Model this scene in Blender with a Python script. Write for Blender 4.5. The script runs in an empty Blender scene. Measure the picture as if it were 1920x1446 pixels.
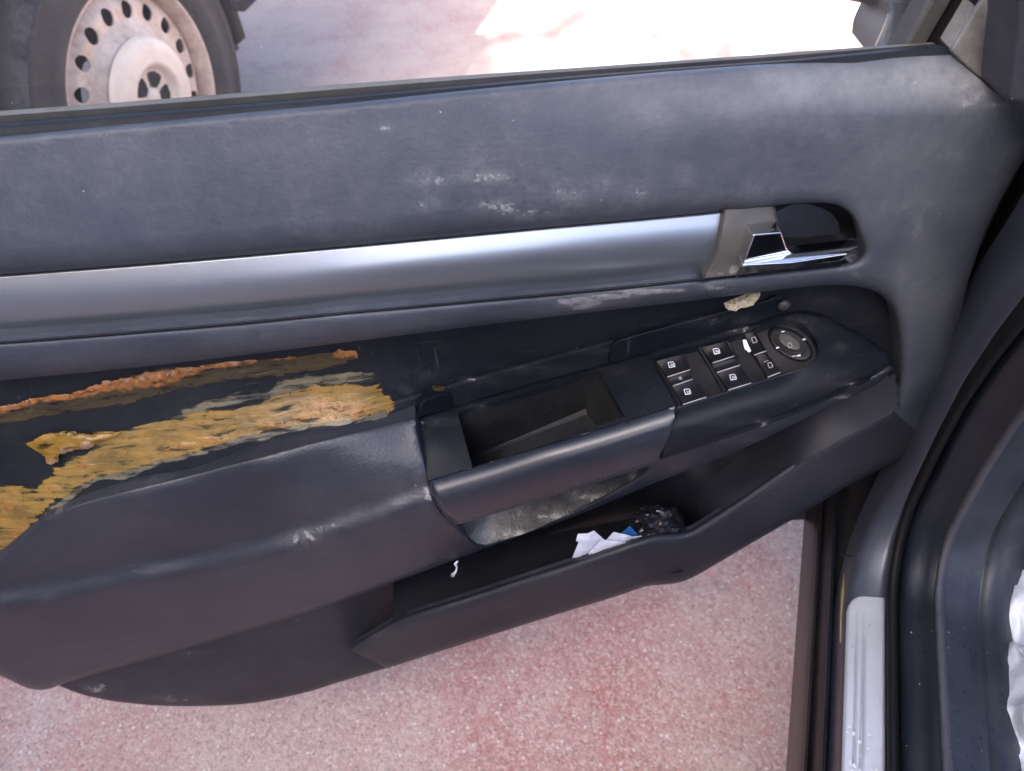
import bpy, bmesh, math, random
import numpy as np
from mathutils import Vector, Matrix, noise as mnoise
from mathutils.geometry import delaunay_2d_cdt

R = math.radians
random.seed(7)
rng = np.random.default_rng(7)
S = bpy.context.scene
COL = S.collection

# ------------------------------------------------------------------ camera
FOC, PITCH, ROLL, CAM_H, DOOR_Y = 1507.0, R(48), R(5.7), 1.13, 0.46
fw = Vector((0, math.cos(PITCH), -math.sin(PITCH)))
vv = Vector((0, math.sin(PITCH), math.cos(PITCH)))
xx = Vector((1, 0, 0))
c_right = xx * math.cos(ROLL) - vv * math.sin(ROLL)
c_up = xx * math.sin(ROLL) + vv * math.cos(ROLL)
cam_d = bpy.data.cameras.new('camera')
cam = bpy.data.objects.new('camera', cam_d)
COL.objects.link(cam)
m = Matrix.Identity(4)
for i in range(3):
    m[i][0], m[i][1], m[i][2] = c_right[i], c_up[i], -fw[i]
m[2][3] = CAM_H
cam.matrix_world = m
cam_d.sensor_width = 36.0
cam_d.lens = 36.0 * FOC / 1920.0
cam_d.clip_start, cam_d.clip_end = 0.02, 600
cam_d.dof.use_dof = True
cam_d.dof.focus_distance = 0.62
cam_d.dof.aperture_fstop = 9.0
S.camera = cam

# ------------------------------------------------------------------ light
SUN_EL, SUN_DIR = R(42), (0.63, 0.777)      # the sun stands behind the camera, light travels along SUN_DIR
w = bpy.data.worlds.new('World'); S.world = w; w.use_nodes = True
nt = w.node_tree; nt.nodes.clear()
sky = nt.nodes.new('ShaderNodeTexSky'); sky.sky_type = 'NISHITA'; sky.sun_disc = False
sky.sun_elevation = SUN_EL
sky.sun_rotation = math.atan2(-SUN_DIR[0], -SUN_DIR[1])
sky.air_density, sky.dust_density, sky.ozone_density = 0.40, 3.0, 0.6
bg = nt.nodes.new('ShaderNodeBackground'); bg.inputs[1].default_value = 0.15
wo = nt.nodes.new('ShaderNodeOutputWorld')
nt.links.new(sky.outputs[0], bg.inputs[0]); nt.links.new(bg.outputs[0], wo.inputs[0])
sl = bpy.data.lights.new('sun', 'SUN'); sl.energy = 4.5; sl.angle = R(0.53); sl.color = (1, 0.95, 0.87)
so = bpy.data.objects.new('sun', sl); COL.objects.link(so)
so.rotation_euler = Vector((SUN_DIR[0] * math.cos(SUN_EL), SUN_DIR[1] * math.cos(SUN_EL), -math.sin(SUN_EL))).to_track_quat('-Z', 'Y').to_euler()
so.location = (-4, -5, 8)
S.view_settings.view_transform = 'Standard'; S.view_settings.look = 'None'
S.view_settings.exposure = 2.9; S.view_settings.gamma = 1.0
S.view_settings.use_curve_mapping = False
S.cycles.max_bounces = 8
S.cycles.use_denoising = True

# ------------------------------------------------------------------ geometry helpers
CAM = Vector((0, 0, CAM_H))
def ray(px, py):
    return fw * FOC + c_right * (px - 960) + c_up * (723 - py)
def at(px, py, wmm):                      # point w millimetres inward of the door plane
    d = ray(px, py); t = (DOOR_Y - wmm / 1000.0) / d.y
    return CAM + d * t
def atz(px, py, z):
    d = ray(px, py); t = (z - CAM_H) / d.z
    return CAM + d * t

ORIGIN = {}
def empty(name, loc, label, cat, group=None):
    o = bpy.data.objects.new(name, None); COL.objects.link(o)
    o.location = loc; o.empty_display_size = .05
    o['label'] = label; o['category'] = cat
    if group: o['group'] = group
    ORIGIN[o.name] = Vector(loc)
    return o
def org(o):
    return ORIGIN[o.name] if o is not None else Vector((0, 0, 0))
def mesh(name, verts, faces, mats, parent=None, smooth=True, attrs=None, fmat=None, label=None):
    o0 = org(parent)
    me = bpy.data.meshes.new(name)
    me.from_pydata([tuple(Vector(v) - o0) for v in verts], [], faces)
    for mm in (mats if isinstance(mats, (list, tuple)) else [mats]): me.materials.append(mm)
    if fmat: me.polygons.foreach_set('material_index', fmat)
    if smooth is True: me.polygons.foreach_set('use_smooth', [True] * len(me.polygons))
    elif smooth: me.polygons.foreach_set('use_smooth', smooth)
    if attrs:
        for k, vals in attrs.items():
            a = me.attributes.new(k, 'FLOAT', 'POINT'); a.data.foreach_set('value', np.asarray(vals, dtype=np.float32))
    me.update()
    o = bpy.data.objects.new(name, me); COL.objects.link(o)
    if parent is not None: o.parent = parent
    ORIGIN[o.name] = o0
    if label: o['label'] = label
    return o
def bmo(name, bm, mats, parent=None, smooth=True, label=None):
    bm.normal_update()
    vs = [v.co.copy() for v in bm.verts]; bm.verts.index_update()
    fs = [[v.index for v in f.verts] for f in bm.faces]
    fm = [f.material_index for f in bm.faces]
    bm.free()
    return mesh(name, vs, fs, mats, parent, smooth, fmat=fm, label=label)

def cr(pts, step=6.0):                    # Catmull-Rom through the points
    p = [np.array(q, float) for q in pts]
    p = [2 * p[0] - p[1]] + p + [2 * p[-1] - p[-2]]
    out = []
    for i in range(1, len(p) - 2):
        n = max(1, int(np.linalg.norm(p[i + 1] - p[i]) / step))
        for k in range(n):
            t = k / n
            out.append(.5 * ((2 * p[i]) + (-p[i - 1] + p[i + 1]) * t + (2 * p[i - 1] - 5 * p[i] + 4 * p[i + 1] - p[i + 2]) * t * t
                             + (-p[i - 1] + 3 * p[i] - 3 * p[i + 1] + p[i + 2]) * t ** 3))
    out.append(p[-2])
    return [tuple(q) for q in out]
def dens(pts, step, closed=True):
    out = []; n = len(pts)
    for i in range(n if closed else n - 1):
        a, b = np.array(pts[i], float), np.array(pts[(i + 1) % n], float)
        k = max(1, int(round(np.linalg.norm(b - a) / step)))
        for j in range(k): out.append(tuple(a + (b - a) * j / k))
    if not closed: out.append(tuple(pts[-1]))
    return out
def inside(P, poly):
    x, y = P[:, 0], P[:, 1]; poly = np.asarray(poly); c = np.zeros(len(P), bool); j = len(poly) - 1
    for i in range(len(poly)):
        xi, yi = poly[i]; xj, yj = poly[j]
        if yi != yj:
            c ^= ((yi > y) != (yj > y)) & (x < (xj - xi) * (y - yi) / (yj - yi) + xi)
        j = i
    return c
def pdist(P, line, closed=False):
    L = np.asarray(line, float); d = np.full(len(P), 1e9); n = len(L)
    for i in range(n if closed else n - 1):
        a, b = L[i], L[(i + 1) % n]; ab = b - a
        t = np.clip(((P - a) @ ab) / max(ab @ ab, 1e-9), 0, 1)
        d = np.minimum(d, np.hypot(*(P - (a + t[:, None] * ab)).T))
    return d
def clean(pts, eps=1.2):
    out = []
    for q in pts:
        if not out or math.hypot(q[0] - out[-1][0], q[1] - out[-1][1]) > eps: out.append(tuple(map(float, q)))
    while len(out) > 3 and math.hypot(out[0][0] - out[-1][0], out[0][1] - out[-1][1]) <= eps: out.pop()
    return out
class Field:                              # smooth moulded depth through control points (thin plate)
    def __init__(self, pts, smooth=2.0):
        A = np.array(pts, float); self.c = A[:, :2] / 300.0; n = len(A)
        K = self.k(self.c); K += np.eye(n) * smooth * 1e-4
        Pm = np.c_[np.ones(n), self.c]
        M = np.zeros((n + 3, n + 3)); M[:n, :n] = K; M[:n, n:] = Pm; M[n:, :n] = Pm.T
        s = np.linalg.solve(M, np.r_[A[:, 2], 0, 0, 0]); self.a, self.b = s[:n], s[n:]
    def k(self, X):
        d2 = ((X[:, None] - self.c[None]) ** 2).sum(2); return np.where(d2 > 1e-12, .5 * d2 * np.log(np.maximum(d2, 1e-12)), 0)
    def __call__(self, P):
        X = np.asarray(P, float) / 300.0
        return self.k(X) @ self.a + self.b[0] + X @ self.b[1:]
def smin(a, b, k):
    h = np.clip(.5 + .5 * (b - a) / k, 0, 1); return b + (a - b) * h - k * h * (1 - h)
def at_many(P, W):
    px, py = P[:, 0] - 960, 723 - P[:, 1]
    d = np.array(fw)[None] * FOC + np.outer(px, np.array(c_right)) + np.outer(py, np.array(c_up))
    t = (DOOR_Y - W / 1000.0) / d[:, 1]
    return d * t[:, None] + np.array([0, 0, CAM_H])
def blobs(P, lst):
    v = np.zeros(len(P))
    for (x, y, rx, ry, s) in lst:
        v = np.maximum(v, s * np.exp(-(((P[:, 0] - x) / rx) ** 2 + ((P[:, 1] - y) / ry) ** 2)))
    return v

def sheet(name, outline, field, mat, parent, holes=(), grid=10, edge=7, fillets=(), skirt=10, dirt=(), up=0, edgeattr=0, label=None, rough=0, skirtdown=False, lift=0, skirton=None, haze=()):
    """A moulded panel: its outline, and a depth field that says how far it stands out from the door plane."""
    out = clean(dens(outline, edge)); hs = [clean(dens(h, edge)) for h in holes]
    A = np.array(out); x0, y0 = A.min(0); x1, y1 = A.max(0)
    gx, gy = np.meshgrid(np.arange(x0, x1, grid), np.arange(y0, y1, grid)); gx = gx + (np.arange(gx.shape[0]) % 2)[:, None] * grid * .5
    G = np.c_[gx.ravel(), gy.ravel()]
    keep = inside(G, out)
    for h in hs: keep &= ~inside(G, h)
    G = G[keep]
    for loop in [out] + hs: G = G[pdist(G, loop, True) > .55 * edge]
    extra = []
    for (line, rad, dep) in fillets:
        ln = np.array(dens(clean(list(line)), edge * .8, False)); tg = np.gradient(ln, axis=0); tg /= np.linalg.norm(tg, axis=1)[:, None] + 1e-9
        nn_ = np.c_[-tg[:, 1], tg[:, 0]]
        ks = (.10, .24, .42, .65, .95) if rad > 9 else (.22, .5, .9)
        for kf in ks:
            if rad * kf < 1.3: continue
            for sg in (1, -1):
                C = ln + nn_ * sg * rad * kf
                C = C[inside(C, out)]
                if len(C): C = C[pdist(C, ln) > rad * kf * .97]
                for h in hs:
                    if len(C): C = C[~inside(C, h)]
                for loop in [out] + hs:
                    if len(C): C = C[pdist(C, loop, True) > max(1.2, min(.5 * edge, rad * kf * .8))]
                if len(C): extra.append(C)
        if len(G): G = G[pdist(G, ln) > rad * .97]
    if extra:
        E_ = np.vstack(extra); kk = {}
        for q_ in E_: kk.setdefault((int(q_[0] / 1.5), int(q_[1] / 1.5)), q_)
        G = np.vstack([G, np.array(list(kk.values()))]) if len(G) else np.array(list(kk.values()))
    vs = [Vector(q) for q in out]; es = [(i, (i + 1) % len(out)) for i in range(len(out))]
    for h in hs:
        b = len(vs); vs += [Vector(q) for q in h]; es += [(b + i, b + (i + 1) % len(h)) for i in range(len(h))]
    vs += [Vector(q) for q in G]
    r = delaunay_2d_cdt(vs, es, [], 0, 1e-4)
    V = np.array([tuple(v) for v in r[0]]); T = [list(f) for f in r[2]]
    cen = np.array([V[f].mean(0) for f in T]); ok = inside(cen, out)
    for h in hs: ok &= ~inside(cen, h)
    T = [f for f, k in zip(T, ok) if k]
    Fd = field if callable(field) else Field(field)
    W = Fd(V) + up
    for (line, rad, dep) in fillets:
        d = pdist(V, line); t = np.clip(1 - d / rad, 0, 1); W = W - dep * (1 - np.sqrt(np.maximum(0, 1 - t * t)))
    if rough:
        W = W + np.array([mnoise.fractal(Vector((p[0] * .06, p[1] * .12, 3.3)), 1, 2, 4) for p in V]) * rough
    if lift:
        W = W + blobs(V, dirt) ** 2 * lift * np.array([.55 + .9 * mnoise.fractal(Vector((p[0] * .16, p[1] * .22, 9.1)), 1, 2, 4) for p in V])
    X = at_many(V, W)
    # front faces look to the viewer
    n = np.cross(X[T[0][1]] - X[T[0][0]], X[T[0][2]] - X[T[0][0]])
    if n[1] > 0: T = [f[::-1] for f in T]
    verts = [tuple(q) for q in X]; faces = list(T); sm = [True] * len(T)
    if skirt:
        cnt = {}
        for f in T:
            for i in range(len(f)):
                e = (f[i], f[(i + 1) % len(f)]); cnt[e] = 1
        bd = [e for e in cnt if (e[1], e[0]) not in cnt]
        if skirton: bd = [e for e in bd if skirton(V[e[0]]) and skirton(V[e[1]])]
        mp = {}
        for e in bd:
            for a in e:
                if a not in mp:
                    p = X[a]; mp[a] = len(verts); verts.append(tuple(p))
                    q = (p[0], p[1], p[2] - skirt / 1000) if skirtdown else (p[0], p[1] + skirt / 1000, p[2])
                    verts.append(q)
        for a, b in bd:
            faces.append([mp[b], mp[a], mp[a] + 1, mp[b] + 1]); sm.append(False)
    at_ = {}
    VV = V if not skirt else np.vstack([V] + [np.repeat(V[a][None], 2, 0) for a in mp]) if skirt else V
    if dirt: at_['dirt'] = blobs(VV, dirt)
    if haze: at_['haze'] = blobs(VV, haze)
    if edgeattr: at_['rim'] = np.clip(pdist(VV, out, True) / edgeattr, 0, 1)
    return mesh(name, verts, faces, mat, parent, sm, at_, label=label)
def loft(name, rails, mat, parent, close=False, label=None):
    """Rails are equally long lists of 3D points."""
    n = len(rails[0]); vs = [p for r_ in rails for p in r_]; fs = []
    k = len(rails)
    for i in range(k if close else k - 1):
        for j in range(n - 1):
            a = i * n + j; b = ((i + 1) % k) * n + j
            fs.append((a, b, b + 1, a + 1))
    return mesh(name, vs, fs, mat, parent, True, label=label)
def lerp_line(pts, n):
    P = np.array(pts, float); s = np.r_[0, np.cumsum(np.linalg.norm(np.diff(P, axis=0), axis=1))]
    u = np.linspace(0, s[-1], n)
    return [tuple(np.interp(v, s, P[:, k]) for k in range(P.shape[1])) for v in u]
def tube_bm(bm, pts, rad, seg=8, mi=0):
    pts = [Vector(p) for p in pts]; rings = []
    for i, p in enumerate(pts):
        t = (pts[min(i + 1, len(pts) - 1)] - pts[max(i - 1, 0)]).normalized()
        a = t.orthogonal().normalized() if i == 0 else (rings_a - t * rings_a.dot(t)).normalized()
        rings_a = a; b = t.cross(a)
        rr = rad[i] if isinstance(rad, (list, tuple)) else rad
        rings.append([bm.verts.new(p + (a * math.cos(2 * math.pi * k / seg) + b * math.sin(2 * math.pi * k / seg)) * rr) for k in range(seg)])
    for r0, r1 in zip(rings, rings[1:]):
        for k in range(seg):
            f = bm.faces.new((r0[k], r0[(k + 1) % seg], r1[(k + 1) % seg], r1[k])); f.material_index = mi
    for rr, rev in ((rings[0], True), (rings[-1], False)):
        f = bm.faces.new(rr[::-1] if rev else rr); f.material_index = mi
def box_bm(bm, lo, hi, mi=0, mat=None):
    x0, y0, z0 = lo; x1, y1, z1 = hi
    v = [bm.verts.new(c) for c in ((x0, y0, z0), (x1, y0, z0), (x1, y1, z0), (x0, y1, z0), (x0, y0, z1), (x1, y0, z1), (x1, y1, z1), (x0, y1, z1))]
    for q in ((0, 3, 2, 1), (4, 5, 6, 7), (0, 1, 5, 4), (1, 2, 6, 5), (2, 3, 7, 6), (3, 0, 4, 7)):
        f = bm.faces.new([v[i] for i in q]); f.material_index = mi
    if mat is not None:
        for a in v: a.co = mat @ a.co

# ------------------------------------------------------------------ materials
class NT:
    def __init__(s, name):
        s.m = bpy.data.materials.new(name); s.m.use_nodes = True; s.t = s.m.node_tree
        s.b = s.t.nodes['Principled BSDF']; s.o = s.t.nodes['Material Output']
        s.tc = s.n('ShaderNodeTexCoord')
    def n(s, ty, **kw):
        x = s.t.nodes.new(ty)
        for k, v in kw.items(): setattr(x, k, v)
        return x
    def l(s, a, b): s.t.links.new(a, b)
    def co(s, scale=(1, 1, 1), rot=(0, 0, 0)):
        mp = s.n('ShaderNodeMapping'); mp.inputs['Scale'].default_value = scale; mp.inputs['Rotation'].default_value = rot
        s.l(s.tc.outputs['Object'], mp.inputs[0]); return mp.outputs[0]
    def noise(s, scale, detail=4, rough=.55, co=None, dist=0):
        x = s.n('ShaderNodeTexNoise'); x.inputs['Scale'].default_value = scale; x.inputs['Detail'].default_value = detail
        x.inputs['Roughness'].default_value = rough; x.inputs['Distortion'].default_value = dist
        s.l(co if co is not None else s.tc.outputs['Object'], x.inputs['Vector']); return x.outputs['Fac']
    def voro(s, scale, feature='F1', co=None, out='Distance', rnd=1.0):
        x = s.n('ShaderNodeTexVoronoi'); x.feature = feature; x.inputs['Scale'].default_value = scale; x.inputs['Randomness'].default_value = rnd
        s.l(co if co is not None else s.tc.outputs['Object'], x.inputs['Vector']); return x.outputs[out]
    def ramp(s, fac, stops):
        x = s.n('ShaderNodeValToRGB'); e = x.color_ramp.elements
        while len(e) < len(stops): e.new(.5)
        for el, (p, c) in zip(e, stops):
            el.position = p; el.color = (c, c, c, 1) if isinstance(c, (int, float)) else (*c, 1)
        s.l(fac, x.inputs[0]); return x.outputs[0]
    def mix(s, fac, a, b, mode='MIX'):
        x = s.n('ShaderNodeMix', data_type='RGBA', blend_type=mode)
        for sock, v in ((x.inputs[0], fac), (x.inputs[6], a), (x.inputs[7], b)):
            if hasattr(v, 'is_linked'): s.l(v, sock)
            elif isinstance(v, (int, float)): sock.default_value = v if sock == x.inputs[0] else (v, v, v, 1)
            else: sock.default_value = (*v, 1)
        return x.outputs[2]
    def math(s, op, a, b=0.0, c=0.0, clamp=False):
        x = s.n('ShaderNodeMath', operation=op); x.use_clamp = clamp
        for i, v in enumerate((a, b, c)):
            if hasattr(v, 'is_linked'): s.l(v, x.inputs[i])
            else: x.inputs[i].default_value = v
        return x.outputs[0]
    def attr(s, name):
        x = s.n('ShaderNodeAttribute', attribute_name=name); return x.outputs['Fac']
    def bump(s, h, dist, strength=1.0, prev=None):
        x = s.n('ShaderNodeBump'); x.inputs['Distance'].default_value = dist; x.inputs['Strength'].default_value = strength
        s.l(h, x.inputs['Height'])
        if prev is not None: s.l(prev, x.inputs['Normal'])
        return x.outputs[0]
    def set(s, **kw):
        names = dict(color='Base Color', rough='Roughness', metal='Metallic', spec='Specular IOR Level', normal='Normal', coat='Coat Weight',
                     coat_rough='Coat Roughness', trans='Transmission Weight', alpha='Alpha', ior='IOR', sheen='Sheen Weight')
        for k, v in kw.items():
            sock = s.b.inputs[names[k]]
            if hasattr(v, 'is_linked'): s.l(v, sock)
            elif isinstance(v, (tuple, list)): sock.default_value = (*v, 1)
            else: sock.default_value = v
        return s.m

def plastic(name, col, rough=.5, grain=0.00025, gscale=650, dust=.25, dustcol=(.42, .40, .38), spec=.5, spread=.35, perforate=False, scratch=True, soft=.10):
    """Worn interior plastic: leather grain, uneven gloss, dust film, scuffs where the 'dirt' attribute asks for them."""
    n = NT(name)
    big = n.noise(7, 4, .6); fine = n.noise(160, 5, .7); mid = n.noise(38, 5, .65)
    film = n.math('MULTIPLY', n.ramp(n.noise(11, 7, .72), [(.36, 0.0), (.70, 1.0)]), n.ramp(fine, [(.3, .35), (.7, 1.0)]))
    film = n.math('MULTIPLY', film, dust * spread)
    d = n.attr('dirt')
    crisp = n.noise(70, 9, .76, dist=.4)
    film = n.math('ADD', film, n.math('ADD', n.math('MULTIPLY', n.math('MULTIPLY', n.attr('haze'), .42), n.ramp(n.noise(60, 8, .72), [(.35, .55), (.65, 1.0)])), n.math('MULTIPLY', n.math('MULTIPLY', d, soft), n.ramp(n.noise(95, 9, .8, dist=.4), [(.42, .05), (.60, 1.0)]))))
    scuff = n.math('MULTIPLY', n.math('SUBTRACT', n.math('MULTIPLY_ADD', d, .345, crisp), .735), 14.0, clamp=True)
    scuff = n.math('MULTIPLY', scuff, n.math('MULTIPLY_ADD', fine, 1.2, -.05, clamp=True))
    speck = n.voro(95, out='Distance'); sp = n.ramp(speck, [(.0, 1.0), (.05, 1.0), (.07, 0.0)])
    spn = n.ramp(n.noise(55, 2), [(.60, 0.0), (.64, 1.0)])
    sp = n.math('MULTIPLY', n.math('MULTIPLY', sp, spn), .5)
    fac = n.math('MAXIMUM', n.math('MAXIMUM', film, n.math('MULTIPLY', scuff, .8)), sp)
    if scratch:
        wv = n.noise(420, 3, .5, co=n.co((.04, 1, 1), (0, .6, .3))); sc = n.ramp(wv, [(.69, 0.0), (.73, 1.0)])
        wv2 = n.noise(300, 3, .5, co=n.co((1, 1, .05), (0, .5, .2))); sc2 = n.ramp(wv2, [(.70, 0.0), (.74, 1.0)])
        fac = n.math('MAXIMUM', fac, n.math('MULTIPLY', n.math('MAXIMUM', sc, sc2), .06))
    c = n.mix(fac, n.mix(n.ramp(big, [(.3, 0.0), (.7, 1.0)]), tuple(v * .88 for v in col), tuple(v * 1.1 for v in col)), dustcol)
    rg = n.math('ADD', n.math('MULTIPLY_ADD', mid, .12, rough - .06), n.math('MULTIPLY', fac, .3), clamp=True)
    nm = None
    if grain:
        g = n.voro(gscale, 'SMOOTH_F1', rnd=1.0); nm = n.bump(g, grain * 1.5, .8)
        nm = n.bump(n.noise(30, 3), .00025, .3, nm)
    else:
        nm = n.bump(n.noise(700, 3), .00006, .5)
    if perforate:
        pc = n.co((1, 1, 1)); sx = n.n('ShaderNodeTexWave', wave_type='BANDS', bands_direction='Z'); sx.inputs['Scale'].default_value = 120; n.l(pc, sx.inputs['Vector'])
        nm = n.bump(sx.outputs['Fac'], .00012, .6, nm)
    return n.set(color=c, rough=rg, normal=nm, spec=spec)

M = {}
M['card'] = plastic('grained_grey_vinyl', (.028, .036, .052), .5, .00022, 400, .30, dustcol=(.36, .36, .37), spread=.5, spec=.4, soft=.20)
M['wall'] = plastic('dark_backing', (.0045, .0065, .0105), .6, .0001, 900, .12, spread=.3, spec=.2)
M['pad'] = plastic('padded_vinyl', (.015, .0185, .029), .40, .0002, 420, .16, spread=.35, spec=.5, soft=.14)
M['smooth'] = plastic('smooth_dark_plastic', (.0045, .0065, .0105), .46, 0, 0, .08, spread=.3, spec=.14)
M['roll'] = plastic('worn_smooth_plastic', (.010, .014, .024), .33, 0, 0, .10, spread=.3, spec=.6)
M['worn'] = plastic('worn_leather', (.014, .016, .018), .40, .0004, 520, .30, spread=.6, spec=.45, soft=.3)
M['pocket'] = plastic('pocket_plastic', (.012, .0135, .021), .5, .00012, 800, .15, spread=.3, perforate=True, spec=.35)
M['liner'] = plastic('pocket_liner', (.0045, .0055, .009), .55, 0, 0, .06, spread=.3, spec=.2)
M['lower'] = plastic('lower_plastic', (.020, .0195, .027), .55, .00015, 700, .12, spread=.3, spec=.3)
M['black'] = plastic('black_plastic', (.006, .006, .008), .45, 0, 0, .2, dustcol=(.25, .24, .23), spread=.45, spec=.25)
M['bezel'] = plastic('bezel_plastic', (.040, .040, .037), .45, .0001, 1200, .3, spread=.45, spec=.35)
M['sail'] = plastic('sail_plastic', (.085, .085, .082), .6, .0002, 700, .6, spread=.7)
M['rubber'] = plastic('seal_rubber', (.014, .014, .014), .75, 0, 0, .25, dustcol=(.3, .29, .26), spread=.4, scratch=False, spec=.2)
M['rubbertop'] = plastic('pale_seal_top', (.09, .09, .085), .7, 0, 0, .6, dustcol=(.36, .35, .32), spread=.6, scratch=False, spec=.2)  # top face of the seal, coloured paler than its side
M['rubber2'] = plastic('door_seal_rubber', (.005, .005, .006), .62, 0, 0, .08, dustcol=(.2, .2, .21), spread=.3, scratch=False, spec=.15)
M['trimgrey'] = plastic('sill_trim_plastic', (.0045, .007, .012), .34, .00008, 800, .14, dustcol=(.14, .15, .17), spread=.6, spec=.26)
M['trimlight'] = plastic('corner_trim_plastic', (.030, .031, .042), .6, .00015, 800, .2, spread=.4, spec=.3)
M['ramp'] = plastic('pocket_ramp_plastic', (.0085, .0095, .0145), .55, .0001, 800, .10, spread=.3, spec=.25)
M['kick'] = plastic('kick_panel_plastic', (.010, .0135, .021), .40, .00008, 800, .22, dustcol=(.17, .18, .21), spread=.7, spec=.28)
M['carpet'] = plastic('dark_carpet', (.014, .014, .016), .9, .001, 500, .5, spread=.5)

n = NT('silver_paint')
sc = n.ramp(n.voro(60), [(0, 1.0), (.03, 1.0), (.045, 0.0)]); spn = n.ramp(n.noise(33, 2), [(.60, 0.0), (.64, 1.0)])
M['silver'] = n.set(color=n.mix(n.math('MULTIPLY', sc, spn), (.245, .275, .315), (.05, .045, .04)), metal=.85, rough=n.math('MULTIPLY_ADD', n.noise(40, 4), .1, .26), coat=.6, coat_rough=.12,
                    normal=n.bump(n.noise(9, 2), .0005, .2))
n = NT('chrome'); M['chrome'] = n.set(color=(.72, .73, .75), metal=1.0, rough=n.math('MULTIPLY_ADD', n.noise(90, 4), .12, .04))
n = NT('white_print'); M['print'] = n.set(color=(.52, .55, .60), rough=.5)
n = NT('dim_print'); M['dim'] = n.set(color=(.20, .19, .19), rough=.5)
n = NT('sticker_residue'); M['sticker'] = n.set(color=n.mix(n.noise(300, 3), (.75, .78, .82), (.5, .52, .56)), rough=.6)

# dried upholstery glue: ochre, orange, olive smears; streaks follow the wipe direction; ragged thinning rim
def glue(name, base, olive, orange, lift=.0012, cover=1.0):
    n = NT(name)
    st = n.co((9, 9, 60), (0, R(14), 0)); a = n.noise(4.2, 4, .55, co=st, dist=.5); b = n.noise(2.2, 5, .6, co=n.co((12, 12, 34), (0, R(14), 0)))
    f = n.noise(150, 5, .65); big = n.noise(14, 4, .6)
    c = n.mix(n.ramp(a, [(.28, 0.0), (.62, 1.0)]), olive, base)
    c = n.mix(n.math('MULTIPLY', n.ramp(b, [(.50, 0.0), (.70, 1.0)]), .75), c, tuple(v * .55 for v in olive))
    d = n.attr('dirt')
    of = n.math('MULTIPLY', n.math('SUBTRACT', n.math('ADD', n.math('MULTIPLY', d, 1.3), n.math('MULTIPLY', f, .8)), .62), 3.0, clamp=True)
    c = n.mix(of, c, n.mix(n.ramp(f, [(.35, 0.0), (.65, 1.0)]), tuple(v * .5 for v in orange), orange))
    pit = n.ramp(n.voro(130), [(0, 1.0), (.10, 1.0), (.16, 0.0)]); pn = n.ramp(n.noise(40, 2), [(.60, 0.0), (.65, 1.0)])
    c = n.mix(n.math('MULTIPLY', pit, pn), c, (.05, .018, .008))
    al = n.math('MULTIPLY', n.math('SUBTRACT', n.math('ADD', n.math('MINIMUM', n.math('MULTIPLY', n.attr('rim'), 1.7), 1.12), n.math('MULTIPLY_ADD', n.ramp(a, [(.30, 0.0), (.62, 1.0)]), .95, n.math('MULTIPLY', f, .45))), 1.30), 2.4 * cover, clamp=True)
    h = n.math('ADD', n.math('MULTIPLY', a, 1.0), n.math('ADD', n.math('MULTIPLY', f, .35), n.math('MULTIPLY', of, .5)))
    return n.set(color=c, rough=n.math('MULTIPLY_ADD', f, .35, .14), normal=n.bump(h, lift, .8), alpha=al, spec=.5)
M['glue'] = glue('dried_glue_smear', (.26, .150, .036), (.135, .098, .030), (.32, .16, .042))
M['glue_dark'] = glue('dark_glue_band', (.050, .036, .014), (.024, .020, .011), (.36, .15, .045))
M['glue_thin'] = glue('thin_glue_film', (.15, .13, .08), (.05, .055, .05), (.24, .15, .05), .0005, .7)
M['glue_fresh'] = glue('glossy_glue_blob', (.25, .135, .018), (.14, .085, .014), (.36, .22, .12), .0012)
n = NT('foam'); f = n.noise(300, 5, .7)
M['foam'] = n.set(color=n.mix(n.ramp(f, [(.3, 0.0), (.7, 1.0)]), (.26, .22, .14), (.50, .46, .34)), rough=.95, normal=n.bump(f, .002, 1.0))

def carpaint(name, col, dust=.3, rough=.22):
    n = NT(name); b = n.noise(9, 5, .65); f = n.noise(70, 5, .7)
    fac = n.math('MULTIPLY', n.math('MULTIPLY', n.ramp(b, [(.35, 0.0), (.7, 1.0)]), n.ramp(f, [(.35, .3), (.7, 1.0)])), dust)
    return n.set(color=n.mix(fac, col, (.34, .33, .32)), metal=.3, rough=n.math('MULTIPLY_ADD', fac, .6, rough), coat=.25, coat_rough=.2, normal=n.bump(n.noise(30, 2), .0003, .2))
M['paint'] = carpaint('blue_grey_paint', (.038, .045, .068), .12, .42)
M['skirt'] = plastic('dark_sill_plastic', (.010, .010, .013), .34, 0, 0, .25, dustcol=(.22, .15, .12), spread=.4, spec=.4)
M['oldpaint'] = carpaint('parked_car_paint', (.03, .036, .045), .4)
n = NT('scuff_plate_metal')
br = n.noise(60, 4, .6, co=n.co((40, 1.5, 1), (0, 0, -R(21)))); dd = n.ramp(n.voro(90), [(0, 1.0), (.04, 1.0), (.06, 0.0)]); dn = n.ramp(n.noise(25, 2), [(.52, 0.0), (.56, 1.0)])
cc = n.mix(n.ramp(n.noise(16, 5, .65), [(.4, 0.0), (.75, .5)]), n.mix(br, (.47, .50, .56), (.60, .63, .69)), (.34, .34, .35))
M['plate'] = n.set(color=n.mix(n.math('MULTIPLY', dd, dn), cc, (.12, .11, .10)), metal=.55, rough=n.math('MULTIPLY_ADD', br, .12, .36), normal=n.bump(br, .0002, .3))
n = NT('yellow_wax'); M['wax'] = n.set(color=(.15, .13, .055), rough=.6)
n = NT('white_paper'); M['paper'] = n.set(color=(.50, .52, .62), rough=.85, normal=n.bump(n.noise(120, 4), .0006, .5))
n = NT('blue_card'); M['blue'] = n.set(color=(.02, .11, .34), rough=.4)
n = NT('white_bag_film'); M['bag'] = n.set(color=(.46, .49, .55), rough=.35, normal=n.bump(n.noise(60, 5, .6, dist=.6), .004, .6))
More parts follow.
